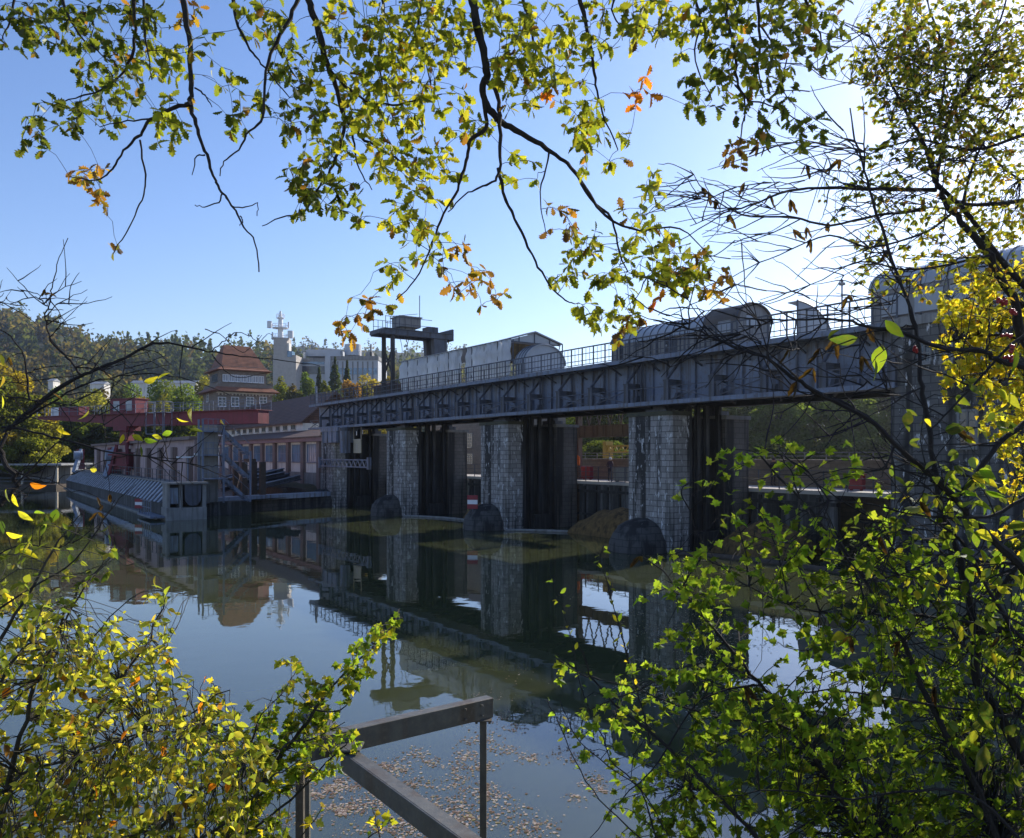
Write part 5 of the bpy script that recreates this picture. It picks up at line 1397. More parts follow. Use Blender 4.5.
oakc = [
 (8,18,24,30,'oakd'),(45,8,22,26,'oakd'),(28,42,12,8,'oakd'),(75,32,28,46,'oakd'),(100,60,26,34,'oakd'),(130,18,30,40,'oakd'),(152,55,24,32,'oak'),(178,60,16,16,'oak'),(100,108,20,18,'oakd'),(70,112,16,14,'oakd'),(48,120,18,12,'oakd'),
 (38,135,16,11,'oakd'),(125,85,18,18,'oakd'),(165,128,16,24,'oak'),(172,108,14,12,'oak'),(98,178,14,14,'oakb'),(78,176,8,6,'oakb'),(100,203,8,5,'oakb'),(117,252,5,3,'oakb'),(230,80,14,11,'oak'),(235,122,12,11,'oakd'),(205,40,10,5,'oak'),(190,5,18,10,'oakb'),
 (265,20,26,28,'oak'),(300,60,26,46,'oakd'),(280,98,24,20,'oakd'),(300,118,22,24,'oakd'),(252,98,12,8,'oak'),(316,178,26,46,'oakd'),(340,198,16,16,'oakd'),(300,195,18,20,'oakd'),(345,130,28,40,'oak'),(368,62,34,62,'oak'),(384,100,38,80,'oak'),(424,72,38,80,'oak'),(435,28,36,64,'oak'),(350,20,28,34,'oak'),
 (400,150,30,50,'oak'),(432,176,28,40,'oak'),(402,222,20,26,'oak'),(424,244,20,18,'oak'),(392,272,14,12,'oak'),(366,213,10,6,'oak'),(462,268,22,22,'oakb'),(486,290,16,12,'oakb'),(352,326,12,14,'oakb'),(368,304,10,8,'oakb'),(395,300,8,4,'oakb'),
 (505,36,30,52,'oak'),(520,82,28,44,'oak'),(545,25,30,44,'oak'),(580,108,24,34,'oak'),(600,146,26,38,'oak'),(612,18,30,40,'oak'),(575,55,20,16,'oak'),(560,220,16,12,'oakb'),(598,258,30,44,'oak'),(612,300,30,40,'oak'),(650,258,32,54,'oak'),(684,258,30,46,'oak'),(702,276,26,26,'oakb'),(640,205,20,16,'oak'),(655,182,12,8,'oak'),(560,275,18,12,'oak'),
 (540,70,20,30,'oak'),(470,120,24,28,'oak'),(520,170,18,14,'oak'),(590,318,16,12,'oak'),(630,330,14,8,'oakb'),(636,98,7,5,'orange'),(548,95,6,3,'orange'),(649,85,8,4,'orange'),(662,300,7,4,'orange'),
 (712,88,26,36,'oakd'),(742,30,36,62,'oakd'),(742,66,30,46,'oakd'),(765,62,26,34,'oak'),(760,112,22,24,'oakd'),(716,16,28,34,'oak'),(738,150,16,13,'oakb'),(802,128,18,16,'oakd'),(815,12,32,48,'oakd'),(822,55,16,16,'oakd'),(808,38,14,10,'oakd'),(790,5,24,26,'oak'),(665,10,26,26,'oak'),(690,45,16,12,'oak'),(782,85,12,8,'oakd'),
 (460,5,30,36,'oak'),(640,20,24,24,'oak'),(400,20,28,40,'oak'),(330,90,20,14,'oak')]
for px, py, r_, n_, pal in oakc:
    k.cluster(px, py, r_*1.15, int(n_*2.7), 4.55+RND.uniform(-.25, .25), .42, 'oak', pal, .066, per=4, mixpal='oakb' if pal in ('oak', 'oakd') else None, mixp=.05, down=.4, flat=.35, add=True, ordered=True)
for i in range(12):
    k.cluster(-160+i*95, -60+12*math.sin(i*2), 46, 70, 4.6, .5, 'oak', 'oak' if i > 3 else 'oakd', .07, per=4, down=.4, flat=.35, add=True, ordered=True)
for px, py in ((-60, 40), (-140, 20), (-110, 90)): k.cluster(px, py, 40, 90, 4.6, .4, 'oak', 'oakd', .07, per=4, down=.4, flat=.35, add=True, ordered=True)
k.make('oak_tree', 'overhanging oak with lobed green and browning leaves along the top of the view', 'tree', (-6.5, 2.2, 3.0), M['bark'])

# ------------------------------------------------------------------ right: fine-leaved tree with fanning limbs
k = Plant(2)
trunk = k.limb([(7.6, 5.2, 2.0), (7.0, 5.6, 4.6), at(1075, 385, 6.5), at(1012, 297, 6.4), at(985, 250, 6.3), at(952, 210, 6.3), at(936, 180, 6.3)], .055, .018, 6, 8)
k.branch([(936,182),(927,150),(905,110),(880,62),(868,30)], 6.3, 6.8, 6, 1)
k.branch([(1090,400),(1050,320),(1000,258),(962,208),(940,188)], 6.6, 6.3, 7.5, 4)
k.branch([(936,190),(880,189),(830,188),(790,191),(750,205),(715,215),(690,226)], 6.3, 5.8, 4.5, .8)
k.branch([(925,210),(880,215),(830,225),(790,217),(740,214),(705,190),(690,170)], 6.2, 5.8, 3.2, .7)
k.branch([(950,215),(925,232),(870,247),(830,235),(780,255),(740,272),(700,300)], 6.2, 5.9, 3, .7)
k.branch([(990,255),(960,262),(905,270),(860,262),(810,285),(760,300)], 6.2, 6.0, 3, .7)
k.branch([(1080,190),(1024,200),(980,205),(945,200)], 6.6, 6.3, 6, 3)
k.branch([(1080,110),(1024,135),(970,150),(920,140),(880,150),(840,170)], 6.8, 6.4, 5, .8)
k.branch([(1080,30),(1020,55),(960,70),(910,60),(870,45)], 7, 6.8, 4, .8)
k.branch([(1075,150),(1020,180),(960,118),(910,90),(860,85)], 7, 6.6, 3, .8)
k.branch([(936,180),(950,120),(975,70),(1000,20),(1010,-20)], 6.3, 7, 4.5, 1.5)
k.branch([(960,215),(975,160),(1005,110),(1040,60)], 6.3, 7, 3.5, 1.2)
k.branch([(940,120),(945,60),(930,10),(925,-20)], 6.6, 7, 3, 1)
for i in range(330):   # fine bare twigs fanning left
    a = k.r.choice(k.nodes[40:]); px = CX+F*a[0]/a[1]; py = HZ-F*(a[2]-CH)/a[1]
    if not (690 < px < 1030 and 10 < py < 320): continue
    ang_ = math.pi+k.r.gauss(0, .55); L = k.r.uniform(25, 80)
    pts = [(px, py), (px+L*.5*math.cos(ang_)+k.r.uniform(-4, 4), py+L*.5*math.sin(ang_)+k.r.uniform(-4, 4)), (px+L*math.cos(ang_)+k.r.uniform(-5, 5), py+L*math.sin(ang_)*.9)]
    k.branch(pts, a[1], a[1]-.2, 1.4, .6, sub=3, n=4, node=i % 2 == 0, jit=.006)
for px, py in ((733,160),(806,170),(745,188),(708,197),(702,193),(730,220),(790,205),(828,228),(806,233),(811,245),(840,165),(765,152),(716,205),(758,150),(793,235),(886,258),(770,200)):
    b, br_ = k.near(at(px, py-6, 6)); p = vadd(at(px, py-6, b[1]), (0, 0, 0)); k.twig(b, br_, p)
    for j in range(2): k.leaf('dry', p, vnorm((k.r.gauss(0,.3), k.r.gauss(0,.3), -1)), k.r.uniform(.07,.12), k.r.choice(LP['dry']), .1)
for px, py, r_, n_, pal in ((905,40,40,260,'yelg'),(950,20,40,280,'oak'),(1000,30,40,280,'oak'),(890,95,30,150,'oak'),(940,90,40,260,'oakd'),(990,90,45,300,'oak'),(920,130,35,240,'oakd'),(900,70,35,200,'oakd'),(960,60,40,200,'oakd'),(980,120,40,160,'oakd'),(870,70,22,70,'yelg'),(1010,140,35,220,'oak'),(960,150,35,180,'yelg'),
                            (900,10,25,110,'yelg'),(880,170,25,80,'oakd'),(1000,200,40,220,'yelg'),(960,230,35,160,'yelg'),(900,215,28,90,'oakd'),(875,250,20,70,'oak'),(1010,250,40,230,'yelg'),(930,270,30,100,'yelg'),(870,285,16,40,'oak'),(840,200,20,40,'oakd'),(1020,60,30,180,'yelg'),(985,290,30,110,'yel')):
    k.cluster(px, py, r_*1.15, int(n_*2.6), 6.6+RND.uniform(-.3, .3), .6, 'ov', pal, .046, per=7, mixpal='oakb', mixp=.12, down=.25, flat=.4)
for px, py in ((1070,20),(1120,60),(1070,100),(1140,140),(1080,180),(1150,220),(1200,100),(1090,260),(1050,-40),(960,-40),(1150,-20)):
    k.cluster(px, py, 50, 320, 6.8, .6, 'ov', 'yelg' if py > 150 else 'oak', .046, per=7, mixpal='oakb', mixp=.12, down=.25, flat=.4, add=True, ordered=True)
k.make('hornbeam_tree', 'fine-leaved tree at the top right with dark limbs fanning out in bare twigs', 'tree', (7.6, 5.2, 2.0), M['twig'])

# ------------------------------------------------------------------ right: yellow maple against the gate house
k = Plant(3)
k.limb([(9.2, 6.0, 2.2), (8.6, 6.4, 4.0), at(1080, 420, 8.0), at(1040, 330, 8.3), at(1010, 290, 8.6), at(990, 250, 8.7)], .09, .02, 6, 7)
k.branch([(1070,400),(1020,380),(980,385),(945,400)], 8.1, 8.3, 4, .8)
k.branch([(1050,350),(1000,335),(960,340),(940,345)], 8.2, 8.5, 4, .8)
k.branch([(1020,300),(985,295),(960,300),(945,295)], 8.5, 8.6, 3, .8)
k.branch([(1075,450),(1040,470),(1010,480)], 8, 8, 4, 1)
k.branch([(1070,500),(1030,530),(990,545),(970,560)], 8, 7.6, 4, 1)
for px, py, r_, n_ in ((965,300,24,120),(990,320,32,230),(1010,290,30,200),(960,345,24,110),(1000,370,30,190),(955,385,16,50),(1015,340,30,190),(975,362,22,90),(1010,405,30,170),(1020,440,24,110),(1000,425,18,60),(1018,480,18,50),(985,570,16,24),(1005,545,18,34),(945,310,12,26)):
    k.cluster(px, py, r_*1.1, int(n_*1.8), 8.4+RND.uniform(-.2, .2), .5, 'map', 'yel', .064, per=6, mixpal='yelg', mixp=.35, down=.2, flat=.45)
for px, py in ((1060,330),(1100,380),(1060,430),(1110,460),(1060,520),(1120,320)):
    k.cluster(px, py, 36, 260, 8.3, .5, 'map', 'yel', .064, per=6, mixpal='yelg', mixp=.35, down=.2, flat=.45)
k.make('yellow_maple', 'small maple with glowing yellow leaves in front of the stone gate house', 'tree', (9.2, 6.0, 2.2), M['twig'])

# ------------------------------------------------------------------ right: bare dogwood stems crossing the view
k = Plant(4)
base4 = (2.9, 2.6, 2.6)
k.limb([base4, (2.5, 2.9, 3.0), at(1120, 860, 3.6), at(1060, 800, 3.6), at(1024, 763, 3.6)], .03, .018, 4, 7)
k.branch([(1024,763),(996,708),(976,680),(977,640),(966,583),(954,543),(943,514),(934,466),(926,410),(921,380),(918,337),(906,298),(885,240),(870,190),(858,150),(850,108)], 3.6, 3.5, 10, 1.3)
k.limb([base4, (2.9, 3.0, 3.6), at(1140, 680, 3.4), at(1060, 600, 3.4), at(1024, 569, 3.3)], .026, .018, 4, 7)
k.branch([(1024,569),(1000,546),(974,520),(954,497),(926,471),(894,445),(868,418),(825,397),(793,377),(765,358),(741,350),(700,332),(662,318)], 3.3, 3.0, 9, 1)
k.branch([(868,418),(840,400),(800,392),(769,360),(745,348)], 3.2, 3.1, 3, .8)
k.limb([base4, (3.2, 3.0, 4.2), at(1160, 500, 3.2), at(1060, 385, 3.2), at(1024, 367, 3.1)], .022, .013, 4, 7)
k.branch([(1024,367),(997,359),(980,350),(954,350),(924,342),(899,333),(872,327),(844,321),(797,319),(750,320),(713,311),(683,308)], 3.1, 2.7, 6, .8)
k.branch([(1090,380),(1024,423),(997,446),(974,476),(956,497),(930,480)], 3.3, 3.3, 7, 3)
k.branch([(1090,470),(1024,500),(986,517),(943,517),(909,514),(860,503),(820,500)], 3.3, 3.1, 5, .9)
k.branch([(1100,690),(1024,640),(990,590),(960,540),(930,520)], 3.4, 3.3, 6, 2)
k.branch([(894,447),(880,470),(850,468),(810,475),(770,476)], 3.2, 3.1, 2.4, .7)
k.branch([(800,380),(760,345),(735,330)], 3.1, 3, 2, .7)
k.branch([(830,318),(800,350),(770,378)], 2.9, 2.9, 1.6, .6)
k.branch([(1060,310),(1010,345),(960,400),(930,430)], 3.2, 3.2, 4, 1.4)
k.branch([(980,640),(1000,590),(1024,560),(1060,520)], 3.5, 3.4, 5, 3)
k.branch([(1080,740),(1010,690),(960,640),(930,600),(900,560),(880,520)], 3.4, 3.3, 4, 1)
k.branch([(1080,640),(1024,625),(960,590),(900,575),(850,560)], 3.2, 3.1, 3.5, .8)
for i in range(300):
    a = k.r.choice(k.nodes[24:]); px = CX+F*a[0]/a[1]; py = HZ-F*(a[2]-CH)/a[1]
    if not (640 < px < 1040 and 130 < py < 800): continue
    ang_ = math.pi*1.05+k.r.gauss(0, .9); L = k.r.uniform(15, 80)
    pts = [(px, py), (px+L*.5*math.cos(ang_)+k.r.uniform(-5, 5), py+L*.5*math.sin(ang_)+k.r.uniform(-5, 5)), (px+L*math.cos(ang_)+k.r.uniform(-5, 5), py+L*math.sin(ang_))]
    k.branch(pts, a[1], a[1]+k.r.uniform(-.15, .15), 1.8, .7, sub=3, n=4, node=i % 2 == 0, jit=.004)
for px, py, sz, dx, dz, pal in ((858,338,.095,-1,-.15,'dk'),(885,320,.09,.5,-.6,'map'),(882,345,.10,-.1,-1,'mapb'),(875,360,.08,.1,-1,'dk'),(870,560,.07,-.2,-1,'dk'),(840,330,.06,-1,-.3,'dk'),(930,580,.08,-.2,-1,'dk'),(905,610,.08,.5,-.5,'dk'),(960,640,.09,-.6,-.6,'dk'),(985,700,.09,0,-1,'dk'),(940,760,.1,-.3,-1,'map'),(985,745,.1,-.2,-1,'dk'),
        (1015,350,.09,.2,-1,'map'),(890,640,.08,-.3,-1,'dk'),(955,470,.07,-.5,-.6,'dk'),(925,470,.06,.3,.3,'dk'),(880,690,.07,-.3,-.9,'dk'),(900,730,.08,.2,-.9,'dk')):
    p = at(px, py, 2.9); b, br_ = k.near(p); q = k.twig(b, br_, p)
    k.leaf('ov', p, vnorm((dx, k.r.uniform(-.4,.4), dz)), sz, k.r.choice(LP[pal]), .3)
for px, py, r_, n_, pal in ((920,500,40,26,'dk'),(950,600,50,50,'map'),(990,640,40,46,'dk'),(900,560,40,30,'map'),(940,430,40,30,'dk'),(990,400,40,24,'dk'),(930,540,50,60,'map'),(1000,560,40,40,'map'),(960,480,40,40,'mapb'),(1000,480,30,20,'dk'),(860,620,30,20,'dk'),(980,760,50,40,'dk')):
    k.cluster(px, py, r_, n_, 3.3, .3, 'ov', pal, .06, per=2, mixpal='yelg', mixp=.25, down=.5, flat=.3)
for px, py in ((862,360),(836,344),(820,352),(868,330),(790,352),(797,385),(848,300),(813,372),(955,432),(920,505),(935,690),(900,645),(640+240,540),(1000,640),(745,690),(640,560),(850,640)):
    b, br_ = k.near(at(px, py-6, 3)); p = at(px, py-4, b[1]); k.twig(b, br_, p)
    for j in range(2): k.leaf('dry', p, vnorm((k.r.gauss(0,.4), k.r.gauss(0,.4), -1)), k.r.uniform(.045,.075), k.r.choice(LP['dry']), .1)
for px, py in ((915,348),(1005,302),(1014,312),(1008,335),(1012,348),(999,300),(1010,358)):
    b, br_ = k.near(at(px, py, 3.1)); c = at(px, py, 3.05); k.twig(b, br_, c)
    bm_ = MB()
    for j in range(7):
        o_ = vadd(c, (k.r.gauss(0,.007), k.r.gauss(0,.007), k.r.gauss(0,.006)))
        bm_.lathe([(.0004, -.007), (.005, -.005), (.007, 0), (.005, .005), (.0004, .007)], o_, 7)
    k.berries.append(bm_)
k.make('dogwood_shrub', 'dark thin-stemmed shrub with red berries and few large leaves crossing the right side', 'shrub', base4, M['twig'])

# ------------------------------------------------------------------ right: field maple shrub, green
k = Plant(5)
base5 = (1.7, 2.7, 2.5)
k.limb([base5, (1.65, 3.0, 2.9), at(900, 900, 3.6), at(860, 825, 3.6)], .028, .016, 4, 7)
k.branch([(860,825),(819,764),(788,713),(758,682),(732,650),(707,622),(680,590),(656,566),(640,556)], 3.6, 3.9, 6, 1)
k.limb([base5, (1.9, 3.0, 3.1), at(1000, 850, 3.4), at(950, 740, 3.4), at(900, 640, 3.5), at(850, 560, 3.6), at(800, 500, 3.7), at(760, 455, 3.7)], .022, .004, 4, 6)
k.limb([base5, (1.5, 3.1, 2.9), at(780, 870, 3.3), at(720, 800, 3.3), at(660, 740, 3.4), at(600, 690, 3.5), at(575, 640, 3.5)], .018, .003, 4, 6)
k.branch([(1060,650),(1000,628),(940,618),(870,614),(820,612),(788,604),(748,586),(722,566),(700,540),(690,510)], 3.4, 3.8, 4, .8)
k.branch([(860,825),(790,730),(730,720),(677,704),(640,690),(600,680)], 3.5, 3.6, 3.5, .8)
k.branch([(1060,720),(1000,715),(900,700),(830,690),(760,700)], 3.3, 3.5, 4, 1)
k.branch([(1060,560),(980,560),(900,530),(840,500),(800,470),(780,450)], 3.6, 3.8, 3, .8)
k.branch([(870,614),(850,560),(830,520),(815,480)], 3.6, 3.7, 2, .8)
k.branch([(760,685),(700,700),(660,760),(620,800),(590,838)], 3.5, 3.3, 2.5, .8)
k.branch([(1040,860),(980,800),(920,790),(850,800),(780,790),(700,800)], 3.1, 3.2, 4, 1)
sp = lambda pts, d0=3.5, d1=3.6, pal='mapb', st=.03, sz=.042: k.spray(pts, d0, d1, 1.8, .7, 'map', pal, sz, step=st, mixpal='map', mixp=.4, down=.1)
k.spray([(656,838),(640,790),(611,759),(600,730),(585,698),(570,637),(560,600),(552,578)], 3.4, 3.5, 1.8, .7, 'ov', 'mapb', .036, step=.035, mixpal='yelg', mixp=.5)
k.spray([(650,745),(640,700),(625,650),(612,600),(600,560),(604,545)], 3.45, 3.6, 1.6, .7, 'ov', 'mapb', .038, step=.028, mixpal='yelg', mixp=.5)
k.spray([(560,700),(575,735),(600,760),(640,790),(670,838)], 3.3, 3.2, .8, 1.4, 'ov', 'mapb', .03, step=.06, mixpal='yelg', mixp=.3)
k.spray([(640,838),(600,800),(575,760),(555,715),(545,700)], 3.3, 3.4, 1.6, .7, 'ov', 'mapb', .034, step=.045, mixpal='map', mixp=.4)
for pts in ([(707,622),(690,600),(665,590),(640,600)], [(680,590),(700,560),(720,530),(716,500)], [(758,682),(720,660),(700,640),(672,640)], [(750,586),(745,550),(735,515),(725,470)], [(722,566),(690,552),(668,556)],
            [(788,604),(780,560),(765,520),(750,500)], [(830,520),(800,510),(770,500)], [(870,614),(830,640),(800,650),(770,640)], [(788,713),(740,735),(700,760),(690,790)], [(850,560),(880,530),(890,500),(880,480)], [(800,500),(790,470),(770,450),(735,470)], [(640,690),(610,700),(580,712)],
            [(690,510),(680,490),(700,480)], [(820,612),(800,570),(790,540)], [(760,700),(730,690),(700,680)], [(900,530),(860,520),(840,540)], [(660,740),(640,720),(615,715)], [(600,680),(575,672),(560,660)]):
    sp(pts)
for px, py, r_, n_, pal in ((740,590,40,110,'map'),(700,580,30,70,'mapb'),(670,570,24,50,'map'),(790,560,40,110,'map'),(760,520,30,46,'mapb'),(730,470,22,26,'mapb'),(800,470,36,44,'mapb'),(850,480,34,44,'mapb'),(700,620,26,60,'map'),(680,655,24,50,'map'),(720,650,30,70,'mapb'),
    (850,560,36,80,'map'),(880,600,44,130,'map'),(800,640,26,50,'map'),(740,700,40,130,'map'),(700,700,34,90,'map'),(650,690,28,70,'map'),(620,700,26,50,'mapb'),(780,720,46,190,'map'),(840,720,50,240,'map'),(900,700,50,240,'map'),(960,700,50,220,'map'),(1005,720,40,180,'map'),
    (720,760,46,200,'map'),(770,780,50,240,'map'),(830,790,50,260,'map'),(890,780,50,260,'map'),(950,790,50,240,'map'),(1005,800,40,190,'map'),(680,800,40,150,'mapb'),(640,760,28,70,'mapb'),(640,820,34,90,'map'),(600,740,22,36,'mapb'),(740,825,50,200,'map'),(820,835,50,200,'map'),(900,838,50,200,'map'),(980,838,50,200,'map'),
    (920,640,40,130,'map'),(980,620,40,110,'map'),(860,650,34,90,'map'),(1010,660,30,80,'map'),(900,560,30,50,'map'),(950,580,30,40,'mapb'),(560,680,14,12,'mapb')):
    k.cluster(px, py, r_*1.12, int(n_*(1.0 if px < 790 and py < 730 else 1.35)), 3.65+RND.uniform(-.3, .3), .5, 'map', pal, .041, per=5, mixpal='mapb', mixp=.22, down=.15, flat=.5)
k.limb([base5, (2.2, 2.9, 3.0), at(1130, 860, 3.5), at(1150, 760, 3.6), at(1130, 660, 3.7), at(1150, 580, 3.8)], .022, .004, 4, 6)
for px, py in ((1070,700),(1130,660),(1150,740),(1080,780),(1180,800),(1110,860),(1050,870),(1200,700),(960,890),(860,890),(760,890)):
    k.cluster(px, py, 55, 260, 3.7, .5, 'map', 'map', .041, per=5, mixpal='mapb', mixp=.22, down=.15, flat=.5)
k.make('field_maple_shrub', 'dense bright green lobed-leaf shrub filling the lower right of the view', 'shrub', base5, M['twig'])

# ------------------------------------------------------------------ left: bushy shrub
k = Plant(6)
base6 = (-1.9, 2.7, 2.4)
def st6(pts, r0=.016, d0=3.3, d1=3.5):
    P = [base6, (base6[0]+.1, base6[1]+.3, base6[2]+.3)]+[at(a, b, d0+(d1-d0)*i/(len(pts)-1)) for i, (a, b) in enumerate(pts)]
    k.limb(P, r0, .0025, 4, 6)
st6([(0,880),(10,780),(30,700),(55,640),(80,590),(104,560)], .022)
st6([(60,890),(90,800),(130,740),(180,720),(230,690)], .016)
st6([(20,880),(60,780),(110,700),(150,640),(165,600)], .016)
st6([(120,890),(170,820),(230,770),(290,745),(310,735)], .016)
st6([(-60,840),(-30,740),(0,680),(30,640),(50,610)], .02)
st6([(-60,880),(-10,800),(60,760),(130,735),(200,728)], .014, 3.2, 3.2)
st6([(150,880),(230,820),(270,780),(300,760)], .014, 3.4, 3.6)
k.branch([(0,640),(30,590),(60,540),(85,510)], 3.2, 3.3, 4, 1)
k.branch([(40,680),(65,620),(90,580),(115,558)], 3.2, 3.2, 3, .8)
k.branch([(90,640),(130,600),(160,590),(200,598)], 3.3, 3.4, 1.5, .7)
k.branch([(-20,600),(20,570),(70,575),(110,560),(130,540)], 3.3, 3.3, 1.6, .7)
for px, py, r_, n_, pal in ((20,640,34,110,'bush'),(60,660,34,130,'bush'),(20,700,36,150,'bush'),(80,700,40,180,'bush'),(130,680,30,120,'bush'),(150,640,20,60,'bush'),(160,660,18,40,'bush'),(175,690,14,30,'bush'),(40,750,44,230,'bush'),(110,750,46,230,'bush'),(170,740,36,150,'bush'),(210,720,26,80,'bush'),
    (20,810,44,210,'bush'),(90,810,46,230,'bush'),(150,800,46,220,'bush'),(200,780,36,150,'bush'),(215,820,40,160,'bush'),(250,760,24,90,'bush'),(100,640,24,60,'bush'),(45,600,24,34,'bushd'),(20,560,24,24,'bushd'),(100,560,18,14,'bushd'),(80,575,18,16,'bushd'),(60,530,16,10,'bushd'),(155,605,14,16,'bush'),(115,668,20,50,'yelg'),(10,600,18,26,'bush'),(60,620,20,40,'bushd'),(130,838,50,160,'bushd'),(40,838,50,160,'bushd')):
    k.cluster(px, py, r_*1.08, int(n_*1.75), 3.4+RND.uniform(-.25, .25), .5, 'ov', pal, .040, per=5, mixpal='bushd' if pal == 'bush' else 'bush', mixp=.14, down=.05, flat=.4)
for i in range(60):
    px, py = k.r.uniform(0, 230), k.r.uniform(640, 838); p = at(px, py, k.r.uniform(3, 3.3)); b, br_ = k.near(p); k.twig(b, br_, p)
    k.leaf('ov', p, vnorm((k.r.gauss(0,.5), k.r.gauss(0,.5), -.6)), k.r.uniform(.035,.055), k.r.choice(LP['orange'] if i % 3 == 0 else LP['oakb']), .3)
for px, py in ((-40,680),(-60,760),(-40,840),(-110,720),(-120,810),(-180,780),(60,890),(160,890)):
    k.cluster(px, py, 50, 230, 3.4, .5, 'ov', 'bush', .040, per=5, mixpal='bushd', mixp=.2, down=.05, flat=.4)
k.make('privet_shrub', 'yellow-green small-leaved shrub filling the lower left corner', 'shrub', base6, M['stem_grey'])
# maple sapling between shrub and steel frame
k = Plant(7)
base7 = (-.9, 3.1, 1.9)
k.limb([base7, at(225, 880, 3.8), at(255, 800, 3.8), at(285, 750, 3.9), at(315, 710, 3.9), at(345, 672, 4.0), at(375, 645, 4.0), at(402, 618, 4.0)], .018, .0025, 4, 6)
k.branch([(240,838),(290,800),(320,770),(345,745),(352,740)], 3.8, 3.8, 3, .9)
k.branch([(255,800),(250,750),(262,715),(285,690),(297,668)], 3.9, 3.9, 2.5, .8)
k.branch([(285,750),(320,735),(345,722)], 3.9, 3.9, 2, .8)
k.branch([(315,710),(340,710),(358,690)], 3.9, 3.95, 2, .7)
k.branch([(255,800),(225,760),(205,735),(200,715),(215,690)], 3.9, 3.9, 2, .7)
for px, py, r_, n_, pal in ((395,622,10,16,'mapb'),(380,640,14,26,'mapb'),(362,660,16,34,'mapb'),(345,682,20,50,'map'),(328,700,22,60,'map'),(300,690,18,40,'map'),(290,662,10,14,'bush'),(310,725,26,80,'map'),(285,740,30,110,'map'),(260,770,32,130,'map'),(280,780,22,70,'map'),(320,760,22,60,'mapb'),(345,742,14,26,'mapb'),
    (240,810,30,120,'map'),(262,822,22,60,'map'),(255,725,20,44,'mapb'),(212,700,14,24,'yelg'),(205,730,20,50,'mapb'),(220,770,26,70,'mapb'),(250,838,36,110,'map')):
    k.cluster(px, py, r_, int(n_*1.8), 3.9, .3, 'map', pal, .037, per=5, mixpal='yelg', mixp=.25, down=.1, flat=.5)
for pts in ([(300,838),(318,815),(322,806)], [(380,838),(376,820),(372,808)], [(368,838),(385,825),(392,818)]):
    k.spray(pts, 3.8, 3.9, 1.4, .7, 'map', 'yel', .042, step=.022, mixpal='mapb', mixp=.5)
k.make('maple_sapling', 'slanting maple sapling with green lobed leaves beside the steel frame', 'sapling', base7, M['stem_grey'])

# ------------------------------------------------------------------ left: bare branching shrub in front of the red crane
k = Plant(8)
base8 = (-3.4, 2.6, 2.4)
k.limb([base8, at(-160, 760, 3.2), at(-90, 600, 3.4), at(-30, 520, 3.5), at(10, 498, 3.6), at(15, 480, 3.6), at(3, 452, 3.6), at(10, 425, 3.6)], .024, .008, 5, 7)
k.branch([(8,430),(34,408),(68,382),(90,372),(113,363),(137,352),(160,343),(190,348),(212,352),(240,356),(285,360),(320,366)], 3.6, 3.8, 5, .7)
k.branch([(15,425),(40,410),(75,388),(110,378),(150,374),(190,380),(230,395)], 3.6, 3.7, 2.6, .6)
k.branch([(81,375),(69,360),(60,350),(51,341),(47,328),(45,317),(50,300),(52,288),(57,265),(68,238)], 3.6, 3.6, 2.6, .7)
k.branch([(2,427),(34,432),(70,441),(103,450),(147,457),(175,462),(202,466),(222,466)], 3.6, 3.6, 3, .7)
k.branch([(5,396),(30,400),(46,402),(70,405)], 3.5, 3.5, 2, .6)
k.branch([(30,400),(25,365),(18,345),(0,330),(-20,322)], 3.6, 3.5, 2.2, .8)
k.branch([(45,317),(60,303),(72,306)], 3.6, 3.6, 1.2, .5)
k.branch([(47,306),(35,297),(10,304),(-10,300)], 3.6, 3.6, 1.5, .6)
k.branch([(35,408),(60,395),(100,392),(120,380),(125,368)], 3.6, 3.6, 1.6, .6)
k.branch([(10,468),(30,478),(45,483),(60,483)], 3.6, 3.6, 2.4, 1)
k.branch([(15,485),(40,460),(60,440),(90,420),(115,395)], 3.5, 3.5, 2.2, .6)
k.branch([(212,352),(225,340),(235,332),(248,335),(258,342),(268,334),(276,338)], 3.75, 3.75, 1.3, .5)
k.branch([(205,329),(220,334),(232,345),(245,352),(262,335)], 3.8, 3.75, 1.2, .5)
k.branch([(212,354),(225,370),(240,378),(270,372)], 3.75, 3.75, 1.3, .5)
k.branch([(-20,420),(20,416),(60,425),(90,432)], 3.4, 3.4, 1.8, .6)
k.branch([(-20,380),(20,382),(70,376),(110,368)], 3.5, 3.5, 1.5, .6)
k.branch([(-10,560),(20,545),(60,548),(80,530)], 3.4, 3.4, 1.8, .7)
k.branch([(-20,620),(30,590),(75,560),(104,520),(115,500)], 3.2, 3.2, 2.4, .8)
for i in range(150):
    a = k.r.choice(k.nodes[18:]); px = CX+F*a[0]/a[1]; py = HZ-F*(a[2]-CH)/a[1]
    if not (-30 < px < 195 and 270 < py < 560): continue
    ang_ = -.3+k.r.gauss(0, .9); L = k.r.uniform(10, 55)
    pts = [(px, py), (px+L*.5*math.cos(ang_)+k.r.uniform(-4, 4), py+L*.5*math.sin(ang_)+k.r.uniform(-4, 4)), (px+L*math.cos(ang_), py+L*math.sin(ang_))]
    k.branch(pts, a[1], a[1]+k.r.uniform(-.1, .1), 1.3, .5, sub=3, n=4, node=i % 2 == 0, jit=.003)
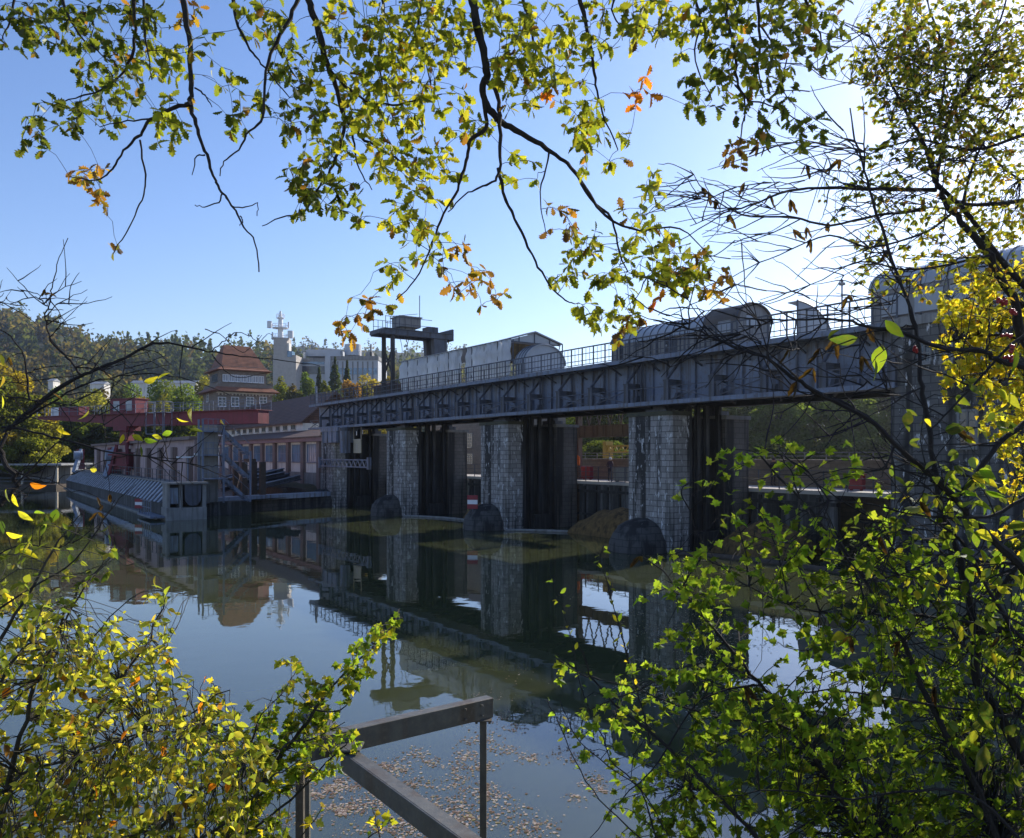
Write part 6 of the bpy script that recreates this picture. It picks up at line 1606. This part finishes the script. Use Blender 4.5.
for px, py, sz, dx, dz, pal in ((165,374,.07,-1,-.2,'yel'),(150,381,.06,1,.2,'yelg'),(190,414,.06,-.3,-1,'yel'),(180,420,.05,.6,-.4,'yel'),(87,416,.055,-.3,-1,'yel'),(62,432,.06,1,-.5,'yelg'),(196,430,.05,1,.1,'dk'),(158,437,.05,1,-.3,'yelg'),(150,441,.05,1,-.3,'mapb'),(138,438,.05,1,-.5,'yel'),(122,440,.045,-.2,-1,'yelg'),(141,452,.05,.1,-1,'dk'),(168,433,.05,1,.3,'mapb'),
        (222,424,.03,.2,-.8,'yelg'),(96,470,.04,1,-.2,'yel'),(36,486,.06,1,-.4,'orange'),(15,500,.06,.4,-1,'yel'),(5,495,.06,-.2,-1,'yelg'),(22,515,.07,.7,-.7,'yelg'),(2,525,.06,.2,-.8,'mapb'),(40,512,.05,1,.2,'mapb'),(12,535,.07,1,-.4,'yel'),(25,552,.08,1,-.4,'yel'),(20,548,.06,-.5,-.9,'yelg'),(2,402,.06,0,-1,'yel'),(4,382,.06,.2,-1,'yel'),(2,360,.05,.2,-1,'yelg'),(60,398,.05,-.5,.5,'oakb'),
        (55,515,.06,-.3,-1,'mapb'),(46,523,.05,.2,-1,'dk'),(110,540,.05,.3,-1,'dk'),(105,530,.05,-.5,-.6,'dk'),(115,550,.05,.1,-1,'dk'),(70,560,.05,0,-1,'dk'),(58,548,.05,-.5,-.6,'dk')):
    p = at(px-6*dx, py+6*dz, 3.4); b, br_ = k.near(p); k.twig(b, br_, p); k.leaf('ov', p, vnorm((dx, k.r.uniform(-.3,.3), dz)), sz, k.r.choice(LP[pal]), -.1)
for px, py in ((45,292),(50,296),(9,360),(103,508),(97,500),(110,497),(98,515),(60,590),(40,665),(70,660),(75,690)):
    b, br_ = k.near(at(px, py-4, 3.5)); p = at(px, py-3, b[1]); k.twig(b, br_, p)
    for j in range(2): k.leaf('dry', p, vnorm((k.r.gauss(0,.5), k.r.gauss(0,.4), -.8)), k.r.uniform(.025,.045), k.r.choice(LP['dry']), .1)
k.make('bare_hazel_shrub', 'nearly bare dark shrub with scattered yellow leaves in front of the red crane', 'shrub', base8, M['twig'])

# ================================================================== steel frame at the shore
r = thing('jetty_frame', 'weathered dark steel frame of beams and thin posts at the near shore', 'steel frame', (-.4, 6.8, .3))
Zf = 2.93
pA, pB = (-1.62, 6.35, Zf), (-.205, 7.42, Zf)
m = MB()
def chan(m, a, b, w_, h, th=.012):
    """U channel lying on its side: web outward, two flanges"""
    d = vnorm(vsub(b, a)); rr_ = vnorm(cross(d, (0,0,1)))
    off = lambda p, x, y: (p[0]+rr_[0]*x, p[1]+rr_[1]*x, p[2]+y)
    m.bar(off(a, w_/2-th/2, 0), off(b, w_/2-th/2, 0), th, h-.001)
    m.bar(off(a, -th/2, h/2-th/2), off(b, -th/2, h/2-th/2), w_-th, th); m.bar(off(a, -th/2, -h/2+th/2), off(b, -th/2, -h/2+th/2), w_-th, th)
chan(m, pA, pB, .11, .18); build(m, 'long_beam', M['rust'], r, bevel=.003)
m = MB(); chan(m, (-1.32, 6.42, Zf-.11), (.42, 4.0, Zf-.11), .12, .15); build(m, 'cross_beam', M['rust'], r, bevel=.003)
m = MB(); chan(m, (-1.45, 6.55, Zf+.02), (-1.95, 7.5, Zf+.02), .10, .16); build(m, 'rear_beam', M['rust'], r, bevel=.003)
for (x, y, zt) in ((-.265, 7.36, Zf-.09), (-1.70, 6.42, Zf-.09), (-1.9, 7.4, Zf-.07)):
    m = MB(); m.bar((x, y, -.8), (x, y, zt), .062, .062, up=(1,0,0)); build(m, 'post', M['rust'], r, bevel=.004)
    m = MB(); m.box(x-.08, x+.08, y-.08, y+.08, zt-.012, zt+.0); 
    for dx in (-.06, .06): m.lathe([(.001,-.035),(.012,-.035),(.012,-.012)], (x+dx, y-.05, zt), 6)
    build(m, 'head_plate', M['rust'], r)
m = MB()
for bx in (.12, .3):
    for bz in (-.045, .045): m.lathe([(.001, .012), (.011, .012), (.013, 0), (.013, -.002)], (pB[0]-bx*.8+.03, pB[1]-bx*.6-.07, Zf+bz), 6)
build(m, 'bolt', M['rust'], r)
m = MB(); m.box(-1.42, -1.2, 6.3, 6.5, Zf-.113+.102, Zf-.1+.104); build(m, 'joint_plate', M['rust'], r)
# ------------------------------------------------------------------ fallen leaves floating on the water
P = []; Cc = []
def wpt(px, py):
    Y = F*CH/(py-HZ); return ((px-CX)/F*Y, Y)
regs = [((415, 815), 130, 40, 1500), ((455, 760), 60, 30, 700), ((380, 775), 50, 18, 260), ((330, 800), 40, 25, 300), ((700, 640), 70, 40, 1300), ((690, 690), 90, 30, 700), ((540, 745), 60, 30, 220), ((600, 775), 60, 30, 200), ((760, 560), 120, 20, 300), ((520, 690), 120, 40, 90), ((640, 600), 80, 20, 200)]
for (c, rx, ry, n) in regs:
    cl = [(c[0]+RND.gauss(0, rx*.5), c[1]+RND.gauss(0, ry*.5)) for _ in range(max(6, n//35))]
    for i in range(n*2):
        q = RND.choice(cl); px, py = q[0]+RND.gauss(0, rx*.11), q[1]+RND.gauss(0, ry*.10)
        if py < 520: continue
        x, y = wpt(px, py)
        if y < 8.6: continue
        
        P.append((x, y)); Cc.append(RND.choice([(.40,.31,.27),(.28,.20,.17),(.48,.39,.34),(.20,.14,.12),(.32,.26,.15),(.13,.09,.08),(.17,.11,.09),(.5,.44,.40)]))
n = len(P); P = np.array(P); sz = .014+.05*NR.random(n)**2.2; an = NR.random(n)*6.283
tv = T_OV[0].copy(); tv[:, 2] = np.abs(tv[:, 0])*.25
W_ = np.zeros((n, len(tv), 3))
c_, s_ = np.cos(an)[:, None], np.sin(an)[:, None]
W_[:, :, 0] = P[:, 0:1]+(tv[None, :, 0]*1.6*c_-tv[None, :, 1]*s_)*sz[:, None]; W_[:, :, 1] = P[:, 1:2]+(tv[None, :, 0]*1.6*s_+tv[None, :, 1]*c_)*sz[:, None]; W_[:, :, 2] = .006+tv[None, :, 2]*sz[:, None]
me = mesh_np('floating_leaves', W_, len(tv), T_OV[1], np.array(Cc), M['litter'])
o = bpy.data.objects.new('floating_leaves', me); COL.objects.link(o); o['kind'] = 'stuff'; o['label'] = 'drifting patches of pale brown fallen leaves on the dark water'; o['category'] = 'leaf litter'
# ------------------------------------------------------------------ ground cover on the bank
P = []; n = 5000
for i in range(n):
    x, y = RND.uniform(-7, 7), RND.uniform(-3, 6.2); P.append((x, y, land_h(x, y)+.02))
P = np.array(P)
me = mesh_np('ground_cover', quads(P+np.array([0,0,.06]), .16, 1.2), 4, [(0,1,2,3)], pick('g', n, .3), M['leaf'])
o = bpy.data.objects.new('ground_cover', me); COL.objects.link(o); o['kind'] = 'stuff'; o['label'] = 'low green cover on the near bank'; o['category'] = 'ground cover'
# ================================================================== air
HAZE = 0.0002
if HAZE > 0:
    hz = MB(); hz.box(-1350, 1350, -60, 1500, -3.2, 185)
    hm_, hn, hb = nt_new('air'); hn.nodes.remove(hb)
    pv = hn.nodes.new('ShaderNodeVolumePrincipled'); pv.inputs['Color'].default_value = (.80, .88, 1, 1); pv.inputs['Density'].default_value = HAZE; pv.inputs['Anisotropy'].default_value = .78
    hn.links.new(pv.outputs[0], hn.nodes['Material Output'].inputs['Volume'])
    single(hz, 'haze', hm_, None, None, (0,0,0), kind='stuff')
